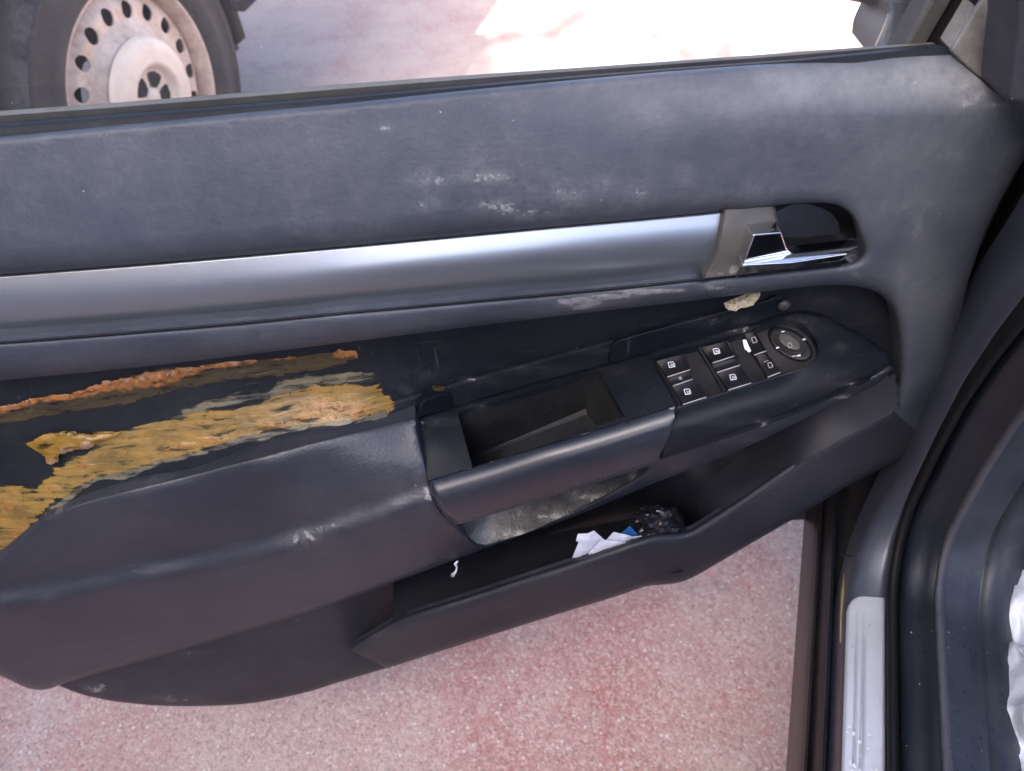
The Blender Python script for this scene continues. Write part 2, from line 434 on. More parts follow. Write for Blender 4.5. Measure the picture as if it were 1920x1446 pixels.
n = NT('crinkled_clear_film'); M['film'] = n.set(color=(.012, .012, .016), rough=.15, spec=.6, alpha=.5, normal=n.bump(n.voro(90), .004, 1.0))

# window glass: thin dusty pane
n = NT('window_glass')
tr = n.n('ShaderNodeBsdfTransparent'); tr.inputs[0].default_value = (.97, .96, .94, 1)
gl = n.n('ShaderNodeBsdfGlossy'); gl.inputs['Roughness'].default_value = .01
fr = n.n('ShaderNodeFresnel'); fr.inputs['IOR'].default_value = 1.45
m1 = n.n('ShaderNodeMixShader'); n.l(fr.outputs[0], m1.inputs[0]); n.l(tr.outputs[0], m1.inputs[1]); n.l(gl.outputs[0], m1.inputs[2])
df = n.n('ShaderNodeBsdfDiffuse'); df.inputs[0].default_value = (.62, .62, .60, 1)
tl = n.n('ShaderNodeBsdfTranslucent'); tl.inputs[0].default_value = (.62, .62, .60, 1)
m0 = n.n('ShaderNodeMixShader'); m0.inputs[0].default_value = .5; n.l(df.outputs[0], m0.inputs[1]); n.l(tl.outputs[0], m0.inputs[2])
sp = n.math('MULTIPLY', n.ramp(n.voro(110), [(0, 1.0), (.05, 1.0), (.09, 0.0)]), n.ramp(n.noise(45, 2), [(.55, 0.0), (.60, .35)]))
dust = n.math('MAXIMUM', n.math('MULTIPLY', n.ramp(n.noise(9, 5, .6), [(.3, .35), (.7, 1.0)]), .05), sp)
m2 = n.n('ShaderNodeMixShader'); n.l(dust, m2.inputs[0]); n.l(m1.outputs[0], m2.inputs[1]); n.l(m0.outputs[0], m2.inputs[2]); n.l(m2.outputs[0], n.o.inputs[0])
M['glass'] = n.m

# ground: red painted concrete worn down to pale aggregate
n = NT('worn_red_concrete')
ob = n.tc.outputs['Object']
big = n.noise(1.7, 5, .6); med = n.noise(9, 5, .62); fine = n.noise(75, 4, .65)
tracks = n.noise(3.2, 4, .6, co=n.co((1, .22, 1), (0, 0, -R(21))))
wear = n.math('ADD', n.math('MULTIPLY', med, .5), n.math('ADD', n.math('MULTIPLY', tracks, .9), n.math('MULTIPLY', fine, .35)))
grain = n.n('ShaderNodeTexVoronoi'); grain.inputs['Scale'].default_value = 270; n.l(ob, grain.inputs['Vector'])
gr2 = n.n('ShaderNodeTexVoronoi'); gr2.inputs['Scale'].default_value = 150; n.l(ob, gr2.inputs['Vector'])
red = n.mix(n.ramp(big, [(.35, 0.0), (.65, 1.0)]), (.40, .145, .13), (.44, .18, .16))
pale = n.mix(med, (.43, .315, .28), (.52, .41, .36))
base = n.mix(n.ramp(wear, [(.62, 0.05), (1.14, .95)]), red, pale)
gv = n.n('ShaderNodeSeparateColor'); n.l(grain.outputs['Color'], gv.inputs[0])
g2 = n.n('ShaderNodeSeparateColor'); n.l(gr2.outputs['Color'], g2.inputs[0])
c = n.mix(n.ramp(gv.outputs[0], [(.45, 0.0), (.95, .6)]), base, (.60, .48, .42))
c = n.mix(n.ramp(gv.outputs[1], [(.70, 0.0), (1.0, .4)]), c, (.17, .075, .072))
c = n.mix(n.math('MULTIPLY', n.ramp(g2.outputs[0], [(.90, 0.0), (.94, .8)]), n.ramp(gr2.outputs['Distance'], [(.30, .9), (.42, 0.0)])), c, (.66, .60, .58))
c = n.mix(n.math('MULTIPLY', n.ramp(n.noise(5.5, 6, .7), [(.60, 0.0), (.70, 1.0)]), .5), c, (.20, .185, .18))
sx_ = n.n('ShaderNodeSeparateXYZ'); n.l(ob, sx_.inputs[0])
far_glare = n.math('ADD', sx_.outputs[1], n.math('MULTIPLY', n.noise(1.6, 4), 1.2))       # farther ground coloured paler, painting in the glare of the sunlit zone
c = n.mix(n.math('MULTIPLY', n.ramp(n.math('MULTIPLY_ADD', far_glare, .5, -.75, clamp=True), [(0.0, 0.0), (.45, 1.0)]), n.ramp(med, [(.3, .3), (.65, .65)])), c, n.mix(fine, (.62, .46, .37), (.70, .55, .45)))
hh = n.math('ADD', n.math('MULTIPLY', grain.outputs['Distance'], -.6), n.math('ADD', n.math('MULTIPLY', gr2.outputs['Distance'], -.5), fine))
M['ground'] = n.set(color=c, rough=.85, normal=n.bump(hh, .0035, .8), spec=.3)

# ------------------------------------------------------------------ setting
def grid_plane(name, x0, x1, y0, y1, z, mat):
    o = mesh(name, [(x0, y0, z), (x1, y0, z), (x1, y1, z), (x0, y1, z)], [(0, 1, 2, 3)], mat); o['kind'] = 'structure'; return o
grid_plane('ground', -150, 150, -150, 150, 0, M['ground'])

# unseen block added behind the camera to cast the shade the cars stand in
n = NT('cream_render'); f = n.noise(2.0, 5, .6)
M['render'] = n.set(color=n.mix(f, (.42, .38, .32), (.52, .48, .41)), rough=.9, normal=n.bump(n.noise(60, 4), .004, .6))
n = NT('dark_pane'); M['pane'] = n.set(color=(.03, .035, .04), rough=.08)
n = NT('roof_concrete'); M['roof'] = n.set(color=n.mix(n.noise(4, 4), (.25, .24, .23), (.33, .32, .30)), rough=.9)
dv = Vector((SUN_DIR[0], SUN_DIR[1], 0)).normalized(); tv = Vector((dv.y, -dv.x, 0))
HB = 6.5; EDGE = 1.66
back = EDGE - HB / math.tan(SUN_EL)
hl = dv * back
shade_house = empty('shade_building', hl, 'unseen cream block added behind the two cars to shade them', 'shade_building')
rotm = Matrix.Translation(hl) @ Matrix(((tv.x, dv.x, 0, 0), (tv.y, dv.y, 0, 0), (0, 0, 1, 0), (0, 0, 0, 1)))
bm = bmesh.new(); box_bm(bm, (-10.5, -7, 0), (3.0, -.30, HB - .25), 0, rotm); bmo('wall', bm, M['render'], shade_house, False)
bm = bmesh.new(); box_bm(bm, (-10.8, -7.3, HB - .25), (3.3, 0, HB), 0, rotm); bmo('roof', bm, M['roof'], shade_house, False)
for i, x in enumerate((-8.6, -5.6, -2.6, -.2)):
    for z in (.9, 3.9):
        bm = bmesh.new(); box_bm(bm, (x - .6, -.298, z), (x + .6, -.26, z + 1.4), 0, rotm); wn = bmo('window', bm, M['render'], shade_house, False)
        bm = bmesh.new(); box_bm(bm, (x - .5, -.258, z + .1), (x + .5, -.25, z + 1.3), 0, rotm); bmo('pane', bm, M['pane'], wn, False)

tree_p = hl + tv * -1.5 + dv * -1.2  # unseen leaves and trunk, added to break the sun edge into dapples
dapple_tree = empty('dapple_tree', (tree_p.x, tree_p.y, 0), 'unseen loose leaves added over the roof edge to dapple the sunlight', 'dapple_tree')
n = NT('leaf'); M['leaf'] = n.set(color=(.06, .10, .03), rough=.6)
n = NT('bark'); M['bark'] = n.set(color=(.12, .09, .06), rough=.9)
vs, fs = [], []
tr_ = random.Random(3)
for k in range(2600):
    a, b = tr_.uniform(-6.0, 3.4), tr_.gauss(0, .9)
    c = hl + tv * a + dv * (b - .9) + Vector((0, 0, HB + .15 + abs(tr_.gauss(0, .5)) * (1 + .5 * math.sin(a * 2.3)))); s_ = tr_.uniform(.05, .12)
    u = Vector((tr_.gauss(0, 1), tr_.gauss(0, 1), tr_.gauss(0, 1))).normalized(); v_ = u.orthogonal().normalized()
    b0 = len(vs); vs += [c - u * s_, c + v_ * s_ * .5, c + u * s_, c - v_ * s_ * .5]; fs.append((b0, b0 + 1, b0 + 2, b0 + 3))
mesh('crown', vs, fs, M['leaf'], dapple_tree, False)
bm = bmesh.new(); tube_bm(bm, [tree_p + Vector((0, 0, z_)) for z_ in (HB - .05, HB + .6, HB + 1.4)], [.12, .09, .05], 10); bmo('trunk', bm, M['bark'], dapple_tree)

# ------------------------------------------------------------------ the open door
car = empty('car', (.30, .35, 0), 'dark blue grey car with its worn front door standing wide open', 'car')
def part_empty(name, parent, label):
    o = bpy.data.objects.new(name, None); COL.objects.link(o); o.parent = parent; o.empty_display_size = .05; o['label'] = label
    ORIGIN[o.name] = org(parent); return o
door = part_empty('door', car, 'open front door seen from inside, its lining torn and smeared with dried glue')

# rails of the lining, read along the door
belt = cr([(-70, 262), (0, 255), (213, 234), (427, 213), (640, 193), (960, 160), (1280, 131), (1600, 107), (1778, 97)], 12)
silver_top = cr([(-70, 521), (0, 515), (320, 490), (640, 462), (1000, 428), (1200, 410), (1356, 395)], 12)
silver_bot = cr([(-70, 649), (0, 643), (320, 618), (640, 588), (1000, 555), (1200, 536), (1322, 523)], 12)
lip = cr([(-70, 724), (0, 714), (300, 684), (640, 643), (1060, 591), (1280, 566), (1480, 541), (1550, 535), (1605, 537), (1645, 549), (1668, 572), (1680, 605), (1685, 650), (1684, 700), (1676, 742), (1664, 765)], 9)
cup_edge = cr([(1322, 523), (1385, 517), (1480, 507), (1570, 497), (1608, 486), (1619, 466), (1613, 440), (1600, 408), (1578, 388), (1545, 380), (1470, 383), (1410, 389), (1356, 395)], 7)
end_edge = cr([(1990, 215), (1940, 270), (1880, 370), (1835, 470), (1808, 560), (1800, 640), (1806, 720), (1796, 770), (1760, 822), (1748, 828)], 10)
card_out = belt + [(1830, 143), (1880, 184), (1900, 196), (1990, 200)] + end_edge + dens([(1748, 828), (1664, 765)], 8, False) + lip[::-1] + silver_bot + cup_edge[1:-1] + silver_top[::-1]
card_w = [(-60, 262, 0), (300, 228, 0), (640, 193, 0), (960, 160, 0), (1280, 131, 0), (1600, 108, 0), (1775, 98, 2), (1990, 190, 8),
          (-60, 370, 15), (300, 340, 15), (640, 310, 15), (960, 270, 15), (1280, 240, 16), (1500, 206, 17), (1700, 203, 20), (1880, 205, 17),
          (-60, 470, 24), (300, 440, 24), (640, 415, 24), (960, 380, 24), (1280, 355, 24), (1500, 340, 24), (1700, 330, 23), (1780, 330, 22), (1860, 330, 18),
          (-60, 667, 36), (300, 642, 36), (640, 613, 36), (960, 582, 36), (1280, 549, 35), (1450, 531, 34), (1600, 511, 31), (1680, 500, 28), (1760, 480, 25),
          (-60, 720, 34), (300, 686, 34), (640, 645, 34), (1060, 592, 34), (1280, 568, 34), (1480, 543, 33), (1600, 540, 31),
          (1700, 600, 29), (1750, 600, 26), (1795, 600, 20), (1700, 700, 31), (1760, 700, 26), (1800, 700, 18), (1690, 770, 34), (1750, 790, 24), (1664, 765, 36), (1748, 828, 27)]
card_dirt = [(790, 334, 30, 20, 1.0), (820, 340, 22, 12, .9), (875, 330, 40, 10, .95), (920, 333, 55, 12, .95), (985, 348, 30, 10, .8), (897, 303, 14, 9, .8), (805, 378, 30, 18, .75), (1065, 362, 34, 28, .9), (930, 385, 60, 22, .75),
             (965, 405, 50, 12, .8), (1010, 398, 60, 10, .7), (1200, 355, 22, 26, .75), (1285, 330, 18, 25, .65), (1130, 345, 20, 18, .7), (1410, 350, 14, 16, .75), (1240, 210, 30, 30, .45), (1330, 370, 60, 16, .5), (720, 240, 16, 8, .7),
             (1720, 150, 60, 20, .6), (1810, 150, 40, 30, .95), (1840, 175, 30, 18, 1.05), (1820, 190, 30, 12, 1.1), (1770, 118, 30, 22, .7), (1870, 195, 30, 10, 1.0), (1550, 250, 60, 20, .4),
             (1060, 566, 14, 5, 1.6), (1085, 576, 26, 4, 1.7), (1115, 570, 30, 4, 1.7), (1150, 556, 40, 5, 1.7), (1200, 547, 50, 5, 1.7), (1090, 562, 60, 5, 1.0), (1250, 545, 50, 5, 1.3), (1340, 540, 40, 6, .8), (1590, 493, 30, 14, .95), (1610, 520, 22, 12, .7), (1000, 590, 80, 6, .5),
             (1790, 290, 20, 14, .8), (1720, 430, 14, 40, .75), (1690, 520, 10, 18, .8), (1700, 390, 60, 10, .6), (640, 590, 40, 5, .6)]
card_haze = [(1760, 150, 130, 48, 1.0), (1560, 158, 200, 44, .85), (1300, 185, 260, 60, .45), (1700, 330, 140, 120, .35), (1720, 520, 60, 120, .3), (900, 300, 420, 90, .12)]
CARD0 = Field(card_w)
CARD = lambda P: CARD0(P) - 7.0 * np.clip((204 - P[:, 1]) / 90, 0, 1) * np.clip((P[:, 0] - 1250) / 260, 0, 1) * np.clip((1960 - P[:, 0]) / 60, 0, 1)
sheet('door_card', card_out, CARD, M['card'], door, grid=11, edge=8, skirt=22, skirton=lambda p: p[1] > 330 and p[0] < 1720, dirt=card_dirt, haze=card_haze,
      fillets=[(silver_top, 48, 13), (lip, 40, 15), (silver_bot, 16, 5), (cup_edge, 26, 9), (belt, 15, 9), (end_edge, 34, 9)])

# window seals along the belt
bx = [p[0] for p in belt]; by = [p[1] for p in belt]
def belt_y(x): return float(np.interp(x, bx, by))
xs = list(np.linspace(-80, 1782, 90))
otop = lambda x: float(np.interp(x, [-80, 0, 213, 427, 640, 960, 1280, 1757, 1800], [217, 209, 194, 177, 159, 136, 114, 79, 76]))
omid = lambda x: float(np.interp(x, [-80, 0, 320, 640, 960, 1280, 1500, 1757, 1800], [241, 233, 208, 182, 153, 128, 112, 86, 83]))
rails = [[at(x, otop(x) - 1, -38) for x in xs], [at(x, otop(x), -29) for x in xs], [at(x, otop(x) * .66 + omid(x) * .34, -25) for x in xs], [at(x, otop(x) * .45 + omid(x) * .55, -23.5) for x in xs], [at(x, omid(x) + 3, -20) for x in xs], [at(x, omid(x) + 30, -22) for x in xs]]
loft('window_seal', rails[2:], M['rubber'], door)
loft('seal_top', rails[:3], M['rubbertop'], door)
rails = [[at(x, omid(x) - 2, -21) for x in xs], [at(x, omid(x) + 1, -13) for x in xs], [at(x, .5 * (omid(x) + belt_y(x)) + 1, -7) for x in xs], [at(x, belt_y(x) + 12, -5) for x in xs]]
loft('inner_seal_lip', rails, M['wall'], door)

# silver strip
N = 120
st_, sb_ = lerp_line(silver_top, N), lerp_line(silver_bot, N)
prof = [(-.03, 8), (0, 11)]; acc = 12.0
for t_ in np.linspace(.02, .985, 26):
    tn = math.tan(R(40 - 54 * t_)); acc += .0386 * 58 * tn / (1 + .8 * tn); prof.append((t_, acc))
prof += [(1.0, acc - 1.5), (1.004, acc - 5), (1.006, acc - 16)]
rails = []
for t, wv in prof:
    row = []
    for j in range(N):
        a, b = st_[j], sb_[j]
        bow = 0
        if j > N * .8: bow = 10 * math.sin(math.pi * max(0, min(1, t))) * (j - N * .8) / (N * .2)
        row.append(at(a[0] + (b[0] - a[0]) * t + bow, a[1] + (b[1] - a[1]) * t, wv))
    rails.append(row)
loft('silver_trim_strip', rails, M['silver'], door)

loft('trim_shadow_line', [[at(p_[0], p_[1] + dy_, w_) for p_ in sb_] for dy_, w_ in ((-3, 30), (-1.5, 34.5), (1.5, 34.5), (4, 30))], M['wall'], door)  # dark strip standing in for the shadow line under the silver trim
# handle: bezel, cup, chrome lever
bez = cr([(1357, 394), (1400, 391), (1454, 387)], 6) + [(1463, 424), (1406, 427), (1402, 436), (1380, 516)] + cr([(1319, 522), (1333, 500), (1344, 472), (1352, 430), (1357, 394)], 6)[:-1]
sheet('handle_bezel', bez, [(1357, 394, 19), (1454, 387, 17), (1463, 424, 22), (1402, 436, 27), (1350, 460, 29), (1380, 516, 33), (1319, 522, 33)], M['bezel'], door, grid=7, edge=5, skirt=8,
      dirt=[(1345, 515, 26, 6, 1.1), (1375, 505, 12, 10, 1.0)], fillets=[(cr([(1357, 394), (1352, 430), (1344, 472), (1319, 522)], 6), 6, 2), ([(1454, 387), (1463, 424)], 7, 5)])
cup_out = [(1450, 380)] + cr([(1480, 377), (1545, 378), (1580, 386), (1604, 410), (1617, 442), (1622, 468), (1612, 490)], 6) + [(1590, 500), (1440, 500), (1440, 440)]
cup_w = [(1450, 380, 2), (1545, 378, 4), (1500, 400, -24), (1540, 400, -22), (1460, 420, -22), (1500, 430, -24), (1535, 428, -22), (1470, 436, -18), (1590, 405, 4), (1614, 440, 12), (1621, 468, 18), (1570, 440, -12), (1590, 462, 2), (1480, 465, 6), (1550, 462, 8), (1440, 500, 24), (1590, 500, 26)]
cup = sheet('handle_cup', cup_out, cup_w, M['ramp'], door, grid=6, edge=5, skirt=0, dirt=[(1575, 445, 12, 8, .6)])
q = lambda a, b: (1300 + a / 5.3333, 360 + b / 5.3333)
LV = dict(a=(560, 380, 33), b=(882, 360, 31), c=(598, 428, 41.1), d=(886, 402, 41), e=(435, 828, 40), f=(508, 690, 42.45), g=(938, 560, 41.8), h=(985, 610, 42), i=(1645, 542, 33), j=(1000, 645, 45), k=(1642, 563, 35), l=(488, 742, 46), m=(1000, 706, 47), n=(1540, 622, 40), o=(1000, 762, 38), p=(1688, 543, 26), q=(1480, 692, 33), r=(600, 700, 42.5))
bm = bmesh.new()
lv = {k: bm.verts.new(at(*q(v[0], v[1]), v[2])) for k, v in LV.items()}
for fc in ('abdc', 'acfe', 'cdghf', 'hikj', 'fhjknml', 'elmo', 'mnqo', 'nkpq', 'ipk'): bm.faces.new([lv[c] for c in fc])
bd = [e for e in bm.edges if e.is_boundary]
ex = bmesh.ops.extrude_edge_only(bm, edges=bd)
for v in [g_ for g_ in ex['geom'] if isinstance(g_, bmesh.types.BMVert)]: v.co += Vector((0, .010, -.002))
bmesh.ops.recalc_face_normals(bm, faces=bm.faces)
bmesh.ops.bevel(bm, geom=[e for e in bm.edges if not e.is_boundary], offset=.0011, segments=3, affect='EDGES', profile=.5)
bmesh.ops.recalc_face_normals(bm, faces=bm.faces)
lever = bmo('door_handle', bm, M['chrome'], door, False)

# dark backing wall of the armrest bay
wall_out = [(p[0], p[1] - 34) for p in lip[:-10]] + [(1700, 540), (1720, 640), (1700, 790), (1560, 790), (1400, 720), (1140, 760), (860, 830), (776, 830), (640, 835), (400, 898), (180, 955), (100, 985), (50, 1015), (0, 1060), (-70, 1120)]
wall_w = [(-60, 690, -6), (300, 650, -6), (640, 610, -6), (1000, 570, -6), (1400, 530, -6), (1690, 500, -4), (1710, 600, 4), (1710, 700, 8), (1500, 580, -5), (1640, 640, 0), (1700, 790, 8),
          (-60, 1090, 52), (0, 1035, 48), (100, 962, 43), (400, 880, 37), (640, 815, 28), (775, 780, 6), (860, 760, -6), (1122, 690, -7), (1300, 635, -7), (-60, 880, 20), (0, 870, 18), (300, 800, 15), (600, 745, 5), (-60, 770, 3), (300, 735, 2), (900, 700, -7)]
WALL = Field(wall_w)
sheet('armrest_backing', wall_out, WALL, M['wall'], door, grid=12, edge=10, skirt=0,
      dirt=[(1180, 655, 90, 8, .55), (1250, 635, 60, 6, .5), (890, 712, 60, 5, .8), (1000, 690, 70, 5, .6), (800, 700, 60, 20, .35), (1550, 560, 60, 20, .35), (760, 735, 14, 8, .8)],
      fillets=[(cr([(700, 765), (870, 714), (1140, 640), (1290, 596), (1460, 556)], 12), 7, 2.2)])
# raised cover plate, clip cover, screw cap
tab = [(1140, 675), (1146, 650), (1152, 640), (1165, 634), (1300, 597), (1440, 560), (1456, 556), (1462, 590), (1380, 625), (1228, 665), (1150, 690)]
sheet('cover_plate', tab, lambda P: np.full(len(P), -3.0), M['smooth'], door, grid=9, edge=6, skirt=10, fillets=[(tab[:6], 5, 3)], dirt=[(1350, 600, 90, 12, .55)])
tab = [(784, 778), (788, 757), (795, 748), (835, 736), (845, 736), (849, 743), (849, 762), (820, 775)]
sheet('clip_cover', tab, lambda P: 12 - (P[:, 0] - 784) * .26, M['smooth'], door, grid=6, edge=4, skirt=12, fillets=[(tab[1:6], 4, 3)])
bm = bmesh.new(); bmesh.ops.create_uvsphere(bm, u_segments=14, v_segments=8, radius=.0052, matrix=Matrix.Translation(at(1470, 573, -1)) @ Matrix.Diagonal((1, .55, 1, 1)))
bmo('screw_cap', bm, M['bezel'], door)

# padded panel
crease = cr([(-70, 1092), (0, 1040), (50, 997), (100, 964), (180, 935), (400, 879), (640, 815), (776, 783)], 9)
seamL = [(782, 800), (794, 850), (806, 900), (809, 924), (832, 962), (850, 978)]
under = cr([(850, 978), (900, 965), (1060, 916), (1220, 866), (1240, 853)], 9)
lseam = cr([(1240, 853), (1360, 815), (1480, 773), (1600, 721), (1668, 689)], 9)
low_edge = cr([(1674, 692), (1640, 722), (1592, 745), (1400, 838), (1230, 905), (1080, 967), (905, 1030), (640, 1128), (400, 1204), (150, 1273), (106, 1287)], 10)
low_rear = cr([(106, 1287), (92, 1292), (74, 1294), (50, 1290), (20, 1276), (0, 1267), (-70, 1238)], 8)
pad_out = crease + seamL + under[1:] + lseam[1:] + low_edge + low_rear[1:]
pad_w = [(-60, 1085, 60), (0, 1038, 56), (100, 962, 50), (400, 878, 44), (640, 815, 34), (776, 785, 20), (806, 900, 56),
         (-60, 1136, 65), (0, 1124, 65), (250, 1076, 65), (500, 1022, 64), (640, 980, 62), (740, 948, 60), (800, 926, 58),
         (0, 1085, 62), (250, 1010, 59), (250, 940, 52), (500, 940, 56), (640, 890, 51), (720, 850, 43), (500, 890, 51),
         (-60, 1190, 64), (250, 1130, 64), (500, 1074, 63), (640, 1036, 61), (800, 985, 59),
         (-60, 1240, 60), (105, 1280, 57), (250, 1200, 60), (400, 1195, 54), (640, 1120, 52), (905, 1025, 47), (1080, 962, 48), (1230, 900, 48), (1400, 835, 45), (1590, 745, 38),
         (850, 980, 59), (1050, 918, 58), (1230, 862, 58), (1480, 776, 51), (1660, 692, 38), (1320, 840, 55), (1500, 770, 48)]
crest = cr([(-70, 1140), (0, 1126), (120, 1105), (250, 1080), (380, 1055), (500, 1029), (640, 983), (740, 948), (806, 925), (880, 900)], 10)
PAD0 = Field(pad_w)
def PAD(P):
    P = np.asarray(P, float)
    yc = np.interp(P[:, 0], [c_[0] for c_ in crest], [c_[1] for c_ in crest]); d = (P[:, 1] - yc) * .97
    t = np.clip((d + 22) / 38, 0, 1); t = t * t * (3 - 2 * t)
    fade = np.clip((900 - P[:, 0]) / 90, 0, 1)
    wob = np.array([mnoise.noise(Vector((p_[0] * .012, p_[1] * .012, 5.1))) for p_ in P]) * 1.6
    return PAD0(P) + (9.0 * t) * fade + wob
scoop_top = cr([(846, 974), (900, 962), (1060, 913), (1218, 863)], 8)
scoop_bot = cr([(1218, 864), (1212, 880), (1190, 897), (1100, 946), (1000, 994), (945, 1012), (905, 1021), (886, 1013), (866, 994), (846, 975)], 7)
sheet('padded_panel', crease + seamL[:-1] + scoop_bot[::-1] + dens([(1222, 866), (1240, 853)], 6, False) + lseam[1:] + low_edge + low_rear[1:], PAD, M['pad'], door, grid=11, edge=7, skirt=16,
      dirt=[(575, 1005, 40, 16, 1.0), (560, 1020, 24, 10, 1.0), (620, 985, 40, 10, .7), (780, 900, 26, 30, .6), (800, 925, 14, 22, .95), (740, 910, 40, 25, .55), (680, 960, 60, 14, .5), (90, 1120, 14, 8, .8), (235, 1190, 20, 4, .8), (110, 960, 30, 10, .6), (1350, 825, 130, 5, .9), (1550, 745, 120, 5, .9), (300, 905, 60, 8, .4)],
      fillets=[(crease, 22, 3), (low_edge, 12, 7), (low_rear, 14, 8), (scoop_bot, 10, 4), (lseam, 8, 3), (seamL, 7, 4)])
sheet('pull_scoop', scoop_top + scoop_bot[1:], [(846, 974, 52), (900, 962, 34), (1060, 913, 34), (1218, 863, 46), (1100, 912, 38), (1000, 955, 40), (930, 985, 42), (886, 1010, 52), (945, 1010, 54), (1000, 992, 55), (1100, 944, 55), (1190, 896, 54), (1170, 890, 44)], M['worn'], door, grid=7, edge=5, skirt=0,
      dirt=[(960, 1000, 60, 9, 1.0), (1040, 968, 60, 9, 1.15), (1110, 930, 50, 9, 1.0), (1185, 885, 10, 20, 1.0), (1000, 960, 90, 24, .6), (1100, 915, 60, 14, .55)], rough=.6)

# grab handle: bezel with a well, rounded front roll
hole = [(858, 773), (1121, 692), (1172, 781), (886, 879)]
bz_top = [(776, 784), (860, 760), (990, 722), (1122, 687), (1216, 660)]
bz_out = bz_top + [(1246, 722), (1266, 760)] + dens([(1247, 766), (803, 901)], 10, False) + [(794, 850), (782, 800)]
grab_w = lambda P: None
GB = Field([(776, 783, 6), (860, 760, -3), (1122, 688, -3), (1216, 660, -1), (803, 900, 59), (1025, 833, 61), (1247, 766, 60), (820, 835, 34), (1000, 780, 31), (1200, 720, 32), (1266, 760, 59)])
gb = sheet('grab_bezel', bz_out, GB, M['smooth'], door, holes=[hole], grid=9, edge=6, skirt=7, skirtdown=True, fillets=[(bz_top, 8, 3)], dirt=[(820, 790, 50, 6, .85), (900, 760, 60, 6, .6), (790, 800, 12, 14, .7), (1150, 700, 60, 20, .25)])
def P3(p, wv): return at(p[0], p[1], wv)
gw = GB(np.array(hole)) - 1.0
rim = [P3(p, v) for p, v in zip(hole, gw)]
bl, brr = at(880, 862, 3), at(1096, 771, 1)
zf = (bl.z + brr.z) / 2
flr = [Vector((bl.x, bl.y, bl.z)), Vector((brr.x, brr.y, brr.z)), Vector((rim[2].x - .006, rim[2].y + .012, brr.z + .002)), Vector((rim[3].x + .004, rim[3].y + .012, bl.z))]
vs, fs = [], []
def quad(a, b, c, d, k=6):
    b0 = len(vs)
    for i in range(k + 1):
        for j in range(k + 1):
            u, v = i / k, j / k; vs.append((a * (1 - u) + b * u) * (1 - v) + (d * (1 - u) + c * u) * v)
    for i in range(k):
        for j in range(k): fs.append((b0 + i * (k + 1) + j, b0 + (i + 1) * (k + 1) + j, b0 + (i + 1) * (k + 1) + j + 1, b0 + i * (k + 1) + j + 1))
for i in range(4): quad(rim[i], rim[(i + 1) % 4], flr[(i + 1) % 4], flr[i])
quad(flr[0], flr[1], flr[2], flr[3])
M['well'] = plastic('dusty_well_plastic', (.006, .007, .009), .65, 0, 0, .22, dustcol=(.20, .19, .17), spread=.7, spec=.15)
mesh('grab_well', vs, fs, M['well'], door, False)
up_ = Vector((0, 0, .004))
fa_, fb_ = flr[0] + (flr[3] - flr[0]) * .07, flr[1] + (flr[2] - flr[1]) * .10
wa_, wb_ = flr[0] + (rim[0] - flr[0]) * .05, flr[1] + (rim[1] - flr[1]) * .07
mesh('dust_fillet', [wa_ + Vector((0, -.0006, 0)), wb_ + Vector((0, -.0006, 0)), fb_ + Vector((0, 0, .0006)), fa_ + Vector((0, 0, .0006))], [(0, 1, 2, 3)], M['ramp'], door, False)
bm = bmesh.new()
for a, b in ((rim[0], rim[1]), (rim[1], rim[2])): tube_bm(bm, [a + (b - a) * t for t in (0, .5, 1)], .0006, 6)
roll_top = dens([(803, 902), (1247, 767)], 9, False)
roll_out = roll_top + [(1266, 762), (1264, 790), (1253, 830), (1240, 853)] + cr([(1220, 866), (1060, 917), (900, 966), (850, 979)], 9) + [(832, 962), (809, 924)]
RT = Field([(776, 783, 4), (860, 760, -5), (1122, 688, -5), (1216, 660, -3), (803, 900, 60), (1025, 833, 62), (1247, 766, 60), (850, 979, 112), (1240, 853, 108), (1045, 916, 110)], 60)
RF = Field([(803, 900, 91), (1247, 766, 88), (850, 979, 74), (1240, 853, 72), (1045, 916, 75), (1025, 833, 92)], 60)
rw = lambda P: smin(RT(P), RF(P), 30)
sheet('grab_roll', roll_out, rw, M['roll'], door, grid=7, edge=6, skirt=5, skirtdown=True, fillets=[([(803, 902), (809, 924), (832, 962), (850, 979)], 10, 5), ([(1264, 790), (1253, 830), (1240, 853)], 6, 2), (roll_top, 3, .6)], dirt=[(1000, 850, 200, 6, .25)])

# switch panel
rear = cr([(1216, 660), (1228, 652), (1380, 612), (1460, 591), (1500, 583), (1540, 590), (1590, 614), (1640, 643), (1662, 660), (1671, 680)], 8)
sp_out = rear + [(1668, 689)] + lseam[::-1][1:] + [(1253, 830), (1264, 790), (1266, 762), (1246, 722)]
ST = Field([(1216, 660, -1), (1380, 612, -3), (1500, 583, -1), (1600, 618, 14), (1662, 662, 30), (1266, 765, 55), (1462, 703, 45), (1534, 662, 36), (1600, 690, 48), (1668, 690, 42), (1250, 850, 104), (1480, 773, 88)], 30)
SFr = Field([(1216, 660, 84), (1500, 583, 72), (1662, 650, 46), (1262, 790, 78), (1450, 735, 70), (1600, 690, 52), (1668, 686, 37), (1250, 850, 73), (1480, 773, 64), (1600, 721, 49)], 30)
SW = lambda P: smin(ST(P), SFr(P), 22)
bz = [(1222, 671), (1305, 651), (1393, 626)] + cr([(1440, 609), (1466, 601), (1500, 608), (1526, 634), (1534, 662), (1521, 682), (1490, 694)], 6) + [(1462, 703), (1361, 734), (1275, 763)]
